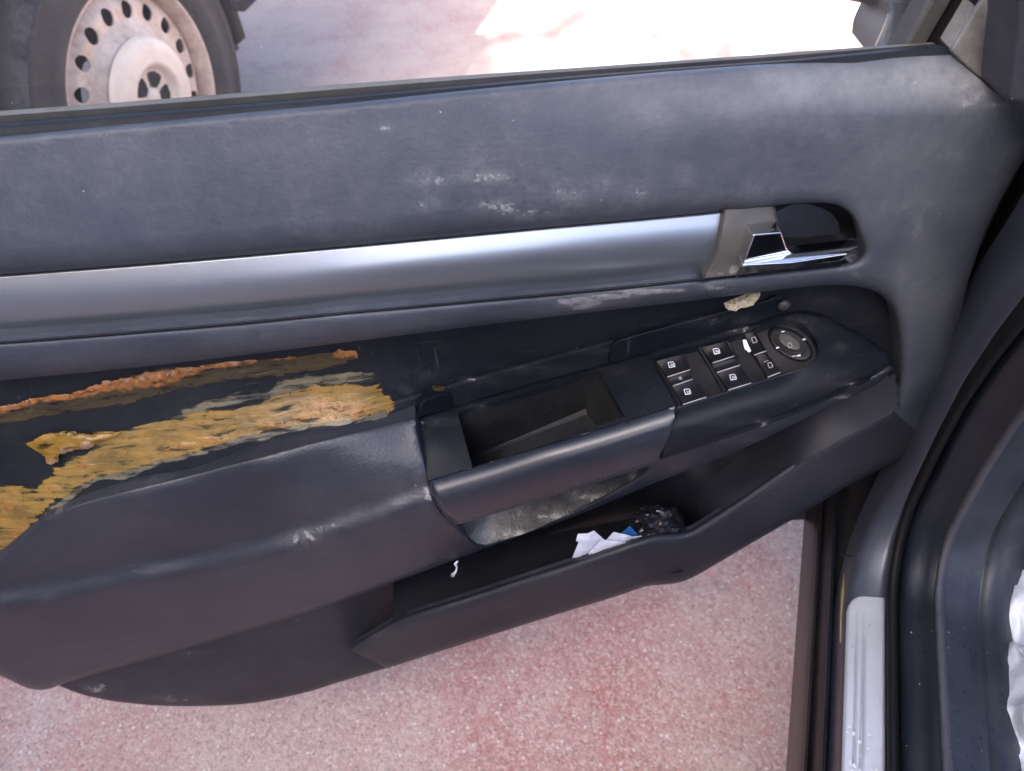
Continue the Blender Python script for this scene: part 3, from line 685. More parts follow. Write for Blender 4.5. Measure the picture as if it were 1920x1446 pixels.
swp = sheet('switch_panel', sp_out, SW, M['smooth'], door, holes=[bz], grid=7, edge=5, skirt=6, skirtdown=True, dirt=[(1400, 620, 120, 10, .6), (1500, 600, 40, 14, .55), (1420, 790, 120, 4, .8), (1600, 720, 60, 4, .8), (1575, 650, 20, 10, .5)],
            fillets=[(bz + [bz[0]], 4, -0.9), (rear, 9, 5), (lseam, 5, 3)])
sheet('switch_plate', bz, SW, M['black'], door, up=-3.0, grid=6, edge=5, skirt=0, dirt=[(1480, 650, 60, 40, .4), (1340, 700, 20, 50, .4)])
z2 = lambda a, b: (1200 + a / 5.3333, 560 + b / 5.3333)
def glyph(quads, c, sc, rot, upv, vs, fs):
    """flat printed mark on a switch"""
    for qd in quads:
        b0 = len(vs)
        for (gx, gy) in qd:
            X_ = c[0] + (gx * math.cos(rot) - gy * math.sin(rot)) * sc; Y_ = c[1] + (gx * math.sin(rot) + gy * math.cos(rot)) * sc
            vs.append(at(X_, Y_, float(SW(np.array([[X_, Y_]]))[0]) + upv))
        fs.append(tuple(range(b0, b0 + len(qd))))
WIN = [[(-1, -.9), (.45, -.9), (.5, -.65), (-1, -.65)], [(-1, -.65), (-.78, -.65), (-.6, .8), (-.9, .8)], [(-.8, .6), (1, .6), (1, .9), (-.8, .9)], [(.45, -.75), (.7, -.75), (1, .0), (1, .65), (.78, .65), (.75, .05)],
       [(-.15, -.4), (.2, -.1), (-.35, -.05)], [(-.2, .45), (.3, .1), (-.3, .1)], [(.3, -.2), (.7, .25), (.55, .5), (.2, .3)]]
def switch(name, quad_, upv, mats, gl=None, gc=None, gs=7, front=True, gm=1, label=None):
    P = np.array([z2(*p) for p in quad_]); a, b, c, d = P
    vs, fs, fm = [], [], []
    k = 6
    w0 = SW(P)
    for i in range(k + 1):
        for j in range(k + 1):
            u, v = j / k, i / k
            pp = (a * (1 - u) + b * u) * (1 - v) + (d * (1 - u) + c * u) * v
            dish = -1.3 * math.sin(math.pi * v) + (1.0 * v)      # dished rocker, front edge raised
            dish -= .9 * (abs(u - .5) * 2) ** 6
            vs.append(at(pp[0], pp[1], float(SW(pp[None])[0]) + upv + dish))
    for i in range(k):
        for j in range(k):
            p0 = i * (k + 1) + j; fs.append((p0, p0 + k + 1, p0 + k + 2, p0 + 1)); fm.append(0)
    ring = [j for j in range(k + 1)] + [i * (k + 1) + k for i in range(1, k + 1)] + [k * (k + 1) + j for j in range(k - 1, -1, -1)] + [i * (k + 1) for i in range(k - 1, 0, -1)]
    b0 = len(vs)
    for r_ in ring: vs.append(vs[r_]); vs.append(vs[r_] + Vector((0, .003, -.007)))
    nr = len(ring)
    for i in range(nr):
        p0, p1 = b0 + 2 * i, b0 + 2 * ((i + 1) % nr); fs.append((p0, p1, p1 + 1, p0 + 1)); fm.append(0)
    sm = [True] * (k * k) + [False] * nr
    if front:                             # paler strip along the front edge of the key
        e0 = len(vs)
        for j in range(k + 1):
            v0 = vs[k * (k + 1) + j]; vs.append(v0 + Vector((0, -.0002, .0003))); vs.append(v0 + Vector((0, -.0009, -.0003)))
        for j in range(k): fs.append((e0 + 2 * j, e0 + 2 * j + 1, e0 + 2 * j + 3, e0 + 2 * j + 2)); fm.append(2); sm.append(False)
    if gl:
        b1 = len(fs)
        glyph(gl, z2(*gc), gs, -.2, upv + .9, vs, fs); fm += [gm] * (len(fs) - b1); sm += [False] * (len(fs) - b1)
    return mesh(name, vs, fs, mats, door, sm, fmat=fm, label=label)
KM = [M['black'], M['print'], M['dim']]
M['key'] = plastic('key_plastic', (.006, .006, .009), .42, 0, 0, .22, dustcol=(.22, .21, .20), spread=.4, spec=.2); KM[0] = M['key']
switch('window_switch', [(165, 625), (440, 555), (502, 706), (272, 780)], .8, KM, WIN, (315, 660), 6.2)
switch('window_switch', [(325, 878), (548, 802), (662, 980), (425, 1055)], .8, KM, WIN, (475, 930), 6.2)
switch('window_switch', [(610, 492), (850, 430), (942, 570), (722, 640)], .8, KM, WIN, (765, 525), 6.2)
switch('window_switch', [(768, 742), (1000, 668), (1112, 838), (882, 910)], .8, KM, WIN, (930, 785), 6.2)
LOCK = [[(-.8, -.7), (.3, -.8), (.8, .2), (.7, .8), (-.5, .8), (-.9, .2)]]
switch('lock_switch', [(282, 798), (485, 732), (525, 800), (325, 870)], .2, [M['ramp'], M['dim'], M['dim']], LOCK, (405, 795), 4)
switch('switch_spacer', [(716, 662), (962, 590), (1000, 660), (766, 735)], .0, [M['ramp'], M['dim'], M['dim']], front=True)
switch('switch_divider', [(575, 492), (605, 485), (868, 918), (835, 930)], .8, [M['ramp'], M['dim'], M['dim']], front=False)
switch('switch_divider', [(858, 428), (885, 421), (985, 590), (950, 590)], .8, [M['ramp'], M['dim'], M['dim']], front=False)
MIR = [[(-.7, -.8), (.5, -.9), (.6, -.6), (-.6, -.5)], [(-.7, -.5), (-.4, -.5), (-.2, .8), (-.5, .8)], [(.35, -.6), (.6, -.6), (.9, .5), (.6, .6)], [(-.4, .6), (.8, .45), (.8, .75), (-.4, .9)]]
switch('mirror_button', [(1022, 362), (1150, 330), (1262, 518), (1137, 562)], .8, KM, MIR, (1140, 415), 7, gm=2)
switch('mirror_button', [(1147, 582), (1262, 540), (1402, 732), (1275, 782)], .8, KM, MIR + [[(-1.6, -1.3), (-.2, -1.5), (-.2, -1.3), (-1.6, -1.1)]], (1300, 665), 6.5, gm=2)
st = [z2(*p) for p in [(1030, 424), (1045, 416), (1066, 420), (1085, 470), (1112, 525), (1086, 540), (1072, 522), (1052, 510), (1036, 470)]]
sheet('sticker_scrap', st, SW, M['sticker'], door, up=1.6, grid=3, edge=2, skirt=1)
# round mirror knob
def ell(c, ax, ay, n_=40):
    return [(c[0] + ax[0] * math.cos(t) + ay[0] * math.sin(t), c[1] + ax[1] * math.cos(t) + ay[1] * math.sin(t)) for t in np.linspace(0, 2 * math.pi, n_, endpoint=False)]
kc = np.array(z2(1502, 453))
K0 = np.array(z2(1502, 453)); KW = SW(np.array([K0, K0 + (15, 0), K0 - (15, 0), K0 + (0, 15), K0 - (0, 15)]))
def kplane(x_, y_): return float(KW[0] + (KW[1] - KW[2]) / 30 * (x_ - K0[0]) + (KW[3] - KW[4]) / 30 * (y_ - K0[1]))
def knobring(name, layers, mat, parent, extra=None):
    vs, fs, fm = [], [], []
    for (sc_, upv) in layers:
        for (x_, y_) in ell(kc, np.array((38.5, 7)) * sc_, np.array((-13, -31)) * sc_):
            vs.append(at(x_, y_, kplane(x_, y_) + upv))
    for i in range(len(layers) - 1):
        for j in range(40): fs.append((i * 40 + j, i * 40 + (j + 1) % 40, (i + 1) * 40 + (j + 1) % 40, (i + 1) * 40 + j)); fm.append(0)
    fs.append(tuple(range((len(layers) - 1) * 40, len(layers) * 40))); fm.append(0)
    sm = [True] * (len(fs) - 1) + [False]
    if extra:
        for qd in extra:
            b0 = len(vs)
            for (x_, y_) in qd: vs.append(at(x_, y_, kplane(x_, y_) + 2.5))
            fs.append(tuple(range(b0, b0 + len(qd)))); fm.append(1); sm.append(False)
    return mesh(name, vs, fs, mat, parent, sm, fmat=fm)
def tick(a, b, l, h_, s=0):
    x_, y_ = z2(a, b); return [(x_ - l, y_ + s), (x_ + l, y_ - s), (x_ + l, y_ - s + h_), (x_ - l, y_ + s + h_)]
knobring('mirror_knob', [(1.03, -3), (1.0, -.5), (.96, 1.0), (.9, 1.4), (.7, .8), (.6, .8)], [M['key'], M['print']], door, [tick(1430, 325, 3, 2, .4), tick(1640, 402, 3, 2.4, .4), tick(1377, 484, 3.4, 2.6, .8), tick(1590, 562, 3, 3, .8), tick(1545, 572, 5, 1.2, .6)])
kc = np.array(z2(1492, 428))
knobring('knob_cap', [(.56, .2), (.54, 2.2), (.49, 3.2), (.40, 3.5), (.2, 3.2)], [M['bezel'], M['dim']], door, None)
vs, fs = [], []
glyph(MIR, z2(1497, 468), 6, -.15, 6.2, vs, fs); mesh('mirror_mark', vs, fs, M['dim'], door, False)

# lower panel below the padded one
lp_top = [(p[0], p[1] - 22) for p in low_edge[6:]]
lower_out = lp_top + [(60, 1270)] + cr([(100, 1281), (150, 1301), (220, 1316), (320, 1324), (450, 1321), (560, 1302), (640, 1278), (726, 1253), (850, 1225), (1000, 1190)], 9) + [(1000, 1000), (1250, 880), (1500, 770)]
LOWR = Field([(80, 1280, 55), (320, 1324, 74), (560, 1302, 74), (726, 1253, 64), (400, 1195, 52), (640, 1120, 44), (700, 1150, 32), (755, 1120, 12), (905, 1020, 8), (1250, 890, 5), (1000, 1190, 40), (1000, 1060, 8), (1500, 770, 5), (640, 1212, 60), (500, 1240, 64)])
sheet('lower_panel', lp_top[6:] + [(60, 1268)] + cr([(100, 1281), (150, 1301), (220, 1316), (320, 1324), (450, 1321), (560, 1302), (640, 1278), (735, 1250)], 9) + [(757, 1180), (756, 1085), (860, 1020)], LOWR, M['lower'], door, grid=12, edge=8, skirt=20,
      dirt=[(180, 1290, 40, 12, .8), (320, 1310, 60, 12, .8), (430, 1280, 30, 5, .6), (350, 1225, 40, 8, .5), (600, 1180, 30, 4, .6)], fillets=[(cr([(100, 1281), (150, 1301), (220, 1316), (320, 1324), (450, 1321), (560, 1302), (640, 1278), (735, 1250)], 9), 14, 8)])

# map pocket
pk_lip = cr([(648, 1216), (700, 1186), (755, 1156), (900, 1109), (1060, 1056), (1190, 1012), (1225, 1001), (1250, 999), (1280, 997), (1310, 984), (1400, 925), (1500, 856), (1590, 802), (1664, 765)], 8)
pk_bot = cr([(1748, 828), (1700, 856), (1600, 906), (1500, 966), (1400, 1024), (1310, 1077), (1275, 1092), (1240, 1097), (1210, 1100), (1150, 1120), (1000, 1166), (726, 1253)], 8)
PK = Field([(648, 1216, 68), (758, 1162, 76), (900, 1112, 80), (1060, 1056, 82), (1190, 1012, 80), (1250, 999, 74), (1310, 984, 70), (1400, 925, 62), (1500, 856, 53), (1590, 802, 44), (1664, 765, 37),
            (726, 1253, 72), (1000, 1166, 80), (1210, 1100, 79), (1275, 1092, 70), (1400, 1024, 62), (1500, 966, 53), (1600, 906, 43), (1748, 828, 27), (850, 1180, 80), (1060, 1110, 84), (1240, 1050, 76), (1320, 1020, 70)])
pocket = sheet('map_pocket', pk_lip + pk_bot, PK, M['pocket'], door, grid=9, edge=7, skirt=4, fillets=[(pk_lip, 23, 12), (pk_bot, 12, 8), ([(648, 1216), (726, 1253)], 7, 7)],
               dirt=[(900, 1150, 20, 8, .6), (950, 1135, 30, 10, .5), (700, 1190, 30, 8, .6), (1000, 1075, 120, 6, .3)])
# liner behind: dark back wall and the ramp that closes the pocket at the front
LN = Field([(700, 1140, 2), (760, 1120, 2), (905, 1000, 0), (1250, 860, 0), (1320, 860, 2), (1400, 860, 14), (1500, 790, 18), (1600, 735, 22), (1665, 745, 32), (1600, 800, 38), (1500, 855, 46), (1400, 920, 50), (1340, 970, 52), (1280, 960, 18), (1230, 960, 2), (1250, 1020, 2), (1060, 1080, 0), (900, 1130, 0), (770, 1180, 2), (1350, 1000, 56), (1180, 900, 0), (1000, 960, 0)])
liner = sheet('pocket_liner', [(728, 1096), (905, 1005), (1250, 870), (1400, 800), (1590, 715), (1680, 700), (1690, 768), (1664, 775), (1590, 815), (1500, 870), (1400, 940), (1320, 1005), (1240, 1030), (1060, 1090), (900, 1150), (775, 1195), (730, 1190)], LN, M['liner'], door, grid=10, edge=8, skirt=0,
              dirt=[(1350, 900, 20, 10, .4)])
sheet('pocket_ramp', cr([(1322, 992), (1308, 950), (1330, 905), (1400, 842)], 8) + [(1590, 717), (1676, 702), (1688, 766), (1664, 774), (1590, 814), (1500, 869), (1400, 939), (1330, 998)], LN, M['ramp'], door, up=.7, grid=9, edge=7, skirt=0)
bm = bmesh.new(); tube_bm(bm, [at(x_, y_, wv) for x_, y_, wv in [(768, 1148, 8), (775, 1138, 7), (788, 1126, 6), (840, 1106, 6), (900, 1085, 6), (1000, 1052, 6)]], .0005, 6)
tube_bm(bm, [at(x_, y_, wv) for x_, y_, wv in [(1020, 1047, 6), (1040, 1041, 6)]], .0005, 6)
bmo('liner_edge', bm, M['chrome'], door)
# pocket floor
fl = [at(720, 1190, 5), at(1330, 990, 5)]
zf = .315
vs = [(-.150, DOOR_Y - .070, .345), (at(1290, 1000, 70).x, DOOR_Y - .074, .40), (at(1290, 1000, 0).x, DOOR_Y, .40), (-.150, DOOR_Y, .345)]
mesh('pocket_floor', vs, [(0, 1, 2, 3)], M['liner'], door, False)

# glue smears left by the torn lining
def ragged(pts, amp=3, step=4):
    out = []
    for i, (x_, y_) in enumerate(dens(pts, step)):
        v = mnoise.fractal(Vector((x_ * .05, y_ * .09, 1.7)), 1, 2, 4); out.append((x_ + v * amp * 2.2, y_ + v * amp))
    return out
z4 = lambda a, b: (a / 3.0, 482 + b / 3.0)
band = [(-200, 870), (0, 830), (120, 800), (300, 770), (450, 745), (560, 700), (750, 650), (900, 615), (1100, 605), (1300, 580), (1430, 572), (1520, 562), (1660, 548), (1760, 530), (1900, 512), (2000, 512), (2030, 535), (2020, 575), (1960, 600), (1800, 645), (1600, 670), (1300, 705), (1000, 755), (700, 835), (500, 870), (300, 895), (100, 930), (0, 945), (-200, 980)]
or_b = [(0, 850, 60, 26), (60, 838, 60, 22), (140, 815, 60, 18), (250, 795, 70, 16), (350, 785, 70, 22), (440, 765, 60, 24), (520, 740, 50, 34), (600, 720, 60, 34), (690, 705, 70, 40), (790, 690, 70, 42), (880, 690, 60, 36), (950, 670, 60, 32), (1040, 645, 60, 22), (1130, 622, 60, 14), (1220, 610, 60, 14), (1300, 600, 60, 14), (1400, 585, 40, 12), (1570, 560, 60, 16), (1640, 555, 30, 12), (1930, 540, 50, 26), (2000, 540, 30, 24)]
sheet('glue_smear', ragged([z4(*p) for p in band], 2.5), WALL, M['glue_dark'], door, up=.5, grid=4, edge=3, skirt=0, edgeattr=10, rough=.3, lift=3.0,
      dirt=[(*z4(a, b), rx / 3, ry / 3, 1.0) for a, b, rx, ry in or_b], label='long narrow band of dark glue with an orange crust along its top')
sm = [(-150, 1330), (0, 1275), (130, 1262), (200, 1290), (235, 1240), (262, 1218), (330, 1150), (460, 1085), (520, 980), (700, 948), (830, 898), (960, 885), (1060, 870), (1200, 850), (1400, 800), (1520, 770), (1700, 715), (1880, 700), (2010, 690), (2140, 700), (2165, 740), (2220, 780), (2240, 830), (2180, 890), (2000, 945), (1750, 965), (1500, 1012), (1340, 1045), (1250, 1078), (1100, 1125), (860, 1185), (700, 1235), (550, 1262), (470, 1302), (350, 1385), (270, 1440), (180, 1556), (90, 1650), (0, 1740), (-150, 1850)]
sm_or = [(1560, 950, 130, 34), (1700, 905, 80, 26), (1800, 850, 120, 60), (2000, 860, 160, 50), (1200, 1030, 90, 26), (1050, 1060, 60, 20), (950, 1085, 60, 16), (1740, 740, 60, 20), (60, 1400, 60, 40), (300, 1300, 50, 20), (470, 1170, 70, 30), (100, 1560, 60, 40)]
sheet('glue_smear', ragged([z4(*p) for p in sm], 3.5), WALL, M['glue'], door, up=.7, grid=5, edge=3, skirt=0, edgeattr=20, rough=.3, lift=1.0,
      dirt=[(*z4(a, b), rx / 3, ry / 3, .5) for a, b, rx, ry in sm_or], label='broad ochre smear of dried glue wiped across the torn lining')
th = [(900, 905), (1000, 860), (1150, 800), (1350, 750), (1500, 735), (1600, 680), (1720, 645), (1850, 650), (1980, 620), (2130, 640), (2150, 700), (2000, 720), (1800, 740), (1600, 800), (1400, 840), (1200, 880), (1000, 930), (900, 940)]
sheet('glue_film', ragged([z4(*p) for p in th], 3), WALL, M['glue_thin'], door, up=.4, grid=7, edge=4, skirt=0, edgeattr=16, label='thin grey green film of wiped glue above the ochre smear')
low_ = [(2180, 880), (2000, 940), (1750, 962), (1500, 1010), (1340, 1043), (1100, 1123), (860, 1183), (700, 1233), (550, 1260), (470, 1300), (350, 1383), (270, 1438), (180, 1552), (90, 1645)]
fr_ = [(a_ - 6, b_ - 34) for a_, b_ in low_] + [(a_ + 6, b_ + 22 + 16 * math.sin(a_ * .021)) for a_, b_ in low_[::-1]]
sheet('glue_film', ragged([z4(*p) for p in fr_], 2), WALL, M['glue_thin'], door, up=1.1, grid=4, edge=3, skirt=0, edgeattr=9, label='greenish flaking glue edge along the padded panel')
bl_ = [(140, 1050), (200, 1015), (280, 985), (360, 972), (440, 980), (520, 1000), (600, 1000), (690, 970), (720, 985), (600, 1030), (540, 1060), (500, 1090), (420, 1090), (340, 1120), (330, 1150), (300, 1175), (260, 1165), (250, 1130), (190, 1090)]
sheet('glue_blob', ragged([z4(*p) for p in bl_], 1.5), lambda P: WALL(P) + 3.5 * np.clip(pdist(P, [z4(*p) for p in bl_], True) / 10, 0, 1) ** .5, M['glue_fresh'], door, up=1.6, grid=4, edge=3, skirt=3, edgeattr=3, rough=.8,
      dirt=[(*z4(490, 1065), 14, 7, 1.0), (*z4(370, 1090), 12, 5, .9), (*z4(290, 1160), 10, 6, 1.0)], label='glossy yellow brown lump of glue with a dimple')
bm = bmesh.new(); tube_bm(bm, [at(*z4(20, 975), 28), at(*z4(70, 1010), 28), at(*z4(150, 1052), 29)], .0006, 5); bmo('glue_thread', bm, M['glue_fresh'], door)
for pts in ([(805, 722), (820, 720), (834, 724), (840, 731), (824, 735), (812, 730)], [(790, 727), (797, 725), (799, 732), (792, 733)]):
    sheet('glue_spot', ragged(pts, 1), WALL, M['glue_dark'], door, up=1.0, grid=4, edge=2, skirt=1, edgeattr=2)

q3 = lambda a, b: (1300 + a / 5.3333, 360 + b / 5.3333)
fo = [(320, 1155), (380, 1130), (440, 1108), (520, 1072), (590, 1030), (670, 1018), (650, 1070), (600, 1130), (545, 1160), (480, 1163), (430, 1195), (350, 1182)]
sheet('foam_scrap', ragged([q3(*p) for p in fo], 1.2, 3), lambda P: 8 + (P[:, 1] - 555) * .3, M['foam'], door, grid=3, edge=2, skirt=5, rough=2.5, label='torn beige foam scrap poking out under the ledge')

# sail panel in the window corner, frame, glass, mirror, outer skin
sail = [(1778, 96), (1838, -4), (1870, -60), (2050, -60), (2050, 215), (1990, 204), (1896, 197), (1880, 186), (1830, 145)]
SF = Field([(1778, 96, 0), (1838, 0, -6), (1880, -60, -8), (1880, 100, 8), (1896, 190, 12), (1890, 0, 4), (1910, 100, 34), (1925, 190, 38), (1930, 0, 30), (2050, 100, 46), (2050, -60, 40), (1830, 140, 6)])
sheet('sail_panel', sail, SF, M['sail'], door, grid=8, edge=6, skirt=14, fillets=[([(1778, 96), (1838, -4)], 6, 4), ([(1778, 96), (1830, 145), (1896, 197), (2050, 212)], 7, 6)], dirt=[(1850, 150, 40, 30, .7), (1870, 180, 30, 14, .9), (1810, 90, 20, 40, .4)])
pt_ = [(1899, -60), (1900, 60), (1890, 130), (1884, 178)] + cr([(1884, 178), (1888, 192), (1902, 197)], 4)[1:] + [(2050, 214), (2050, -60)]
sheet('mirror_corner_trim', pt_, lambda P: 46 + (P[:, 0] - 1885) * .1, M['trimlight'], door, grid=8, edge=5, skirt=30, fillets=[(pt_[:9] + [(2050, 214)], 12, 7)])
fr0, fr1 = at(1763, 92, -30), at(1822, -6, -30)
fdir = (fr1 - fr0).normalized()
top = fr0 + fdir * ((1.36 - fr0.z) / fdir.z)
def bar(bm, pts, hw, hd):
    rings = []
    for i, p in enumerate(pts):
        t = (pts[min(i + 1, len(pts) - 1)] - pts[max(i - 1, 0)]).normalized(); yv = Vector((0, 1, 0)); s = t.cross(yv).normalized()
        rings.append([bm.verts.new(p + s * a * hw + yv * b * hd) for a, b in ((-1, -1), (-.8, -1.15), (.8, -1.15), (1, -1), (1, 1), (-1, 1))])
    for r0, r1 in zip(rings, rings[1:]):
        for k in range(6): bm.faces.new((r0[k], r0[(k + 1) % 6], r1[(k + 1) % 6], r1[k]))
    bm.faces.new(rings[0]); bm.faces.new(rings[-1][::-1])
tl_ = Vector((-.60, top.y, 1.38)); bl_p = Vector((-.66, fr0.y, .86))
bm = bmesh.new(); bar(bm, [fr0 - fdir * .04 + Vector((.002, -.008, 0)), fr1 + Vector((.002, -.008, 0)), top + Vector((.002, -.008, 0)), Vector((top.x - .12, top.y, 1.40)), tl_ + Vector((.06, 0, .005)), tl_, bl_p], .011, .014)
bmo('window_frame', bm, M['rubber2'], door, False)
bm = bmesh.new(); off = Vector((-.019, .010, 0)); bar(bm, [fr0 + off - fdir * .01, fr1 + off, top + off], .006, .010); bmo('glass_channel', bm, M['bezel'], door, False)
gy = fr0.y + .004
mesh('window_glass', [(bl_p.x, gy, .85), (fr0.x, gy, .85), (fr0.x, gy, fr0.z), (top.x, gy, 1.38), (bl_p.x + .05, gy, 1.38)], [(0, 1, 2, 3, 4)], M['glass'], door, False)
# door mirror outside the corner
M['mirror'] = carpaint('grey_mirror_paint', (.22, .205, .18), .3, .4)
hs_ = cr([(1560, -70), (1572, -20), (1590, 0), (1630, 8), (1668, 18), (1692, 31), (1745, 54), (1772, 40), (1800, 0), (1830, -70)], 6)
sheet('door_mirror', hs_, lambda P: -150 - (np.abs(P[:, 0] - 1690) / 130) ** 2 * 14, M['mirror'], door, grid=8, edge=6, skirt=80, fillets=[(hs_, 16, 14)])
ar_ = cr([(1655, 5), (1664, 22), (1655, 50), (1640, 84), (1636, 110)], 6) + cr([(1690, 110), (1684, 78), (1694, 62), (1698, 34), (1700, 5)], 6)
sheet('mirror_arm', ar_, lambda P: -118 - (np.abs(P[:, 0] - 1670) / 30) ** 2 * 6 + (P[:, 1] - 60) * .25, M['mirror'], door, grid=6, edge=5, skirt=45, fillets=[(ar_, 9, 8)])
# outer skin of the door
rows = []
for z in np.linspace(.235, .835, 12):
    t = (z - .235) / .60
    yo = DOOR_Y + .045 + .075 * math.sin(math.pi * min(1, t * .9 + .12)) ** .7
    rows.append([Vector((x_, yo - .02 * ((x_ + .1) / .55) ** 2, z)) for x_ in np.linspace(-.70, .36, 16)])
bm = bmesh.new(); box_bm(bm, (.348, .494, .40), (.41, .575, .86)); bmo('door_gap_block', bm, M['wall'], door, False)  # dark box added at the door end to keep the gap unlit
osk = loft('outer_skin', rows, M['paint'], door)
bm = bmesh.new(); box_bm(bm, (-.70, DOOR_Y + .012, .37), (.33, DOOR_Y + .05, .81)); bmo('inner_frame', bm, M['paint'], door, False)

# ------------------------------------------------------------------ things lying in the pocket
def sheet_thing(name, pts, wv, mat, label, cat, fold=2.2, ang=.6, freq=.16):
    def crease(P):
        u = (P[:, 0] * math.cos(ang) + P[:, 1] * math.sin(ang)) * freq
        return wv + fold * np.abs((u - np.floor(u)) - .5) * 2 - .02 * (P[:, 1] - 1010)
    o = sheet(name, pts, crease, mat, None, grid=4, edge=3, skirt=.6, rough=1.3)
    base = Vector(min((v.co for v in o.data.vertices), key=lambda c: c.z)).copy()
    for v in o.data.vertices: v.co -= base
    o.location = base; o['label'] = label; o['category'] = cat
    return o
z8 = lambda a, b: (640 + a / 3.0, 964 + b / 3.0)
sheet_thing('paper_napkin', [z8(*p) for p in [(1240, 380), (1296, 255), (1335, 160), (1320, 150), (1332, 114), (1385, 112), (1422, 95), (1480, 148), (1440, 190), (1400, 290)]], 67, M['paper'], 'folded white paper napkin standing at the left in the door pocket', 'paper', ang=.5, freq=.022)
sheet_thing('paper_napkin', [z8(*p) for p in [(1380, 330), (1390, 225), (1420, 190), (1460, 145), (1500, 150), (1600, 160), (1580, 190), (1540, 260)]], 69, M['paper'], 'creased white paper leaf in front of the two other napkins', 'paper', ang=1.1, freq=.03)
sheet_thing('paper_napkin', [z8(*p) for p in [(1480, 300), (1490, 150), (1530, 104), (1600, 118), (1640, 130), (1690, 125), (1690, 250)]], 66, M['paper'], 'white paper folded sheet against the blue card in the door pocket', 'paper', ang=.2, freq=.02)
sheet_thing('blue_card', [z8(*p) for p in [(1560, 200), (1570, 115), (1622, 70), (1672, 118), (1690, 200)]], 61, M['blue'], 'small bright blue card sticking up behind white papers', 'card', fold=0)
cw = at(1232, 985, 52)
bm = bmesh.new(); bmesh.ops.create_icosphere(bm, subdivisions=4, radius=1)
for v in bm.verts:
    nz = mnoise.fractal(v.co * 2.6, 1, 2, 4) * .25; v.co = Vector((v.co.x * .026, v.co.y * .018, v.co.z * .026)) * (1 + nz) + Vector((0, 0, -.004))
wr = bmo('plastic_wrapper', bm, M['film'], None, False); wr.location = cw; wr['label'] = 'crumpled clear plastic wrapper glinting in the dark pocket'; wr['category'] = 'wrapper'
z8p = [z8(655, 265), z8(640, 280), z8(650, 300), z8(645, 322), z8(625, 345)]
bm = bmesh.new(); b0 = at(*z8p[0], 52); tube_bm(bm, [at(*p, 54) - b0 for p in z8p], [.0009, .0014, .0008, .001, .0022], 7)
thd = bmo('lint_scrap', bm, M['sticker'], None); thd.location = b0; thd['label'] = 'short white lint scrap hanging over the dark pocket opening'; thd['category'] = 'lint'

# ------------------------------------------------------------------ body of the car the door belongs to
TH = R(21)
CF = Vector((math.sin(TH), math.cos(TH), 0)); CL = Vector((-math.cos(TH), math.sin(TH), 0))
body = part_empty('body', car, 'door opening with dark sill, rubber seal and aluminium scuff plate')
def row_s(px, z, py=1300): return atz(px, py, z).dot(CL)
Z0 = .43
# path of the door opening: along the sill, round the corner, up the front pillar
path = [(f, Z0) for f in np.linspace(-.75, .40, 14)]
RC = .085
for a in np.linspace(0, 84, 12)[1:]: path.append((.40 + RC * math.sin(R(a)), Z0 + RC * (1 - math.cos(R(a)))))
lf, lz = path[-1]
for k, (df, dz) in enumerate(((.006, .07), (.006, .13), (-.004, .19), (-.02, .25), (-.03, .33), (-.03, .45))): path.append((lf + df, lz + dz))
def sweep(name, prof, mat, i0=0, i1=None, label=None, parent=body, close=False, pth=None, narrow=None):
    pp = (pth or path)[i0:i1]; rails = []
    for (s, nz) in prof:
        row = []
        for i, (f_, z_) in enumerate(pp):
            j0, j1 = max(i - 1, 0), min(i + 1, len(pp) - 1)
            t = Vector((pp[j1][0] - pp[j0][0], pp[j1][1] - pp[j0][1])).normalized()
            nf, nz_ = -t.y, t.x; s2 = s
            if narrow is not None: s2 = narrow + (s - narrow) * (1 - .72 * min(1, max(0, t.y)) ** 3)
            row.append(CF * (f_ + nf * nz) + CL * s2 + Vector((0, 0, z_ + nz_ * nz)))
        rails.append(row)
    return loft(name, rails, mat, parent, close, label)
def pr(*items): return [(row_s(px, z), z - Z0) for px, z in items]
FWD = [(f_, Z0) for f_ in np.linspace(-.75, 1.0, 18)]
sweep('sill_skirt', pr((1484, .235), (1489, .25), (1496, .275), (1505, .30), (1513, .315), (1516, .318)), M['skirt'], pth=FWD)
sweep('sill_ridge', pr((1514, .316), (1517, .327), (1521, .327), (1524, .318)), M['skirt'], pth=FWD)
sweep('sill_skirt', pr((1522, .318), (1532, .335), (1546, .35)), M['skirt'], pth=FWD)
sweep('sill_gap_shade', pr((1554, .345), (1570, .36), (1590, .37), (1640, .375), (1680, .37)), M['skirt'], pth=FWD)  # dark strip standing in for the shadowed gap towards the wing
sweep('sill_ridge', pr((1546, .348), (1549, .361), (1554, .362), (1557, .353)), M['trimgrey'], pth=FWD)
sweep('sill_panel', pr((1556, .352), (1566, .372), (1573, .39), (1578, .40), (1585, .406), (1600, .411), (1640, .418), (1662, .42), (1666, .41), (1675, .405)), M['paint'], narrow=row_s(1664, .41))
sweep('door_seal', pr((1664, .412), (1663, .430), (1666, .442), (1672, .446), (1679, .445), (1684, .438), (1686, .425)), M['rubber2'])
sweep('sill_trim', pr((1684, .424), (1690, .436), (1702, .440), (1720, .443), (1740, .446), (1756, .452), (1759, .452)), M['trimgrey'])
sweep('trim_ridge', pr((1757, .451), (1761, .459), (1768, .461), (1774, .459), (1779, .450)), M['trimlight'])
sweep('kick_panel', pr((1778, .449), (1786, .447), (1815, .444), (1843, .442), (1847, .438), (1851, .441), (1880, .438), (1900, .428), (1925, .395), (1935, .30)), M['kick'])
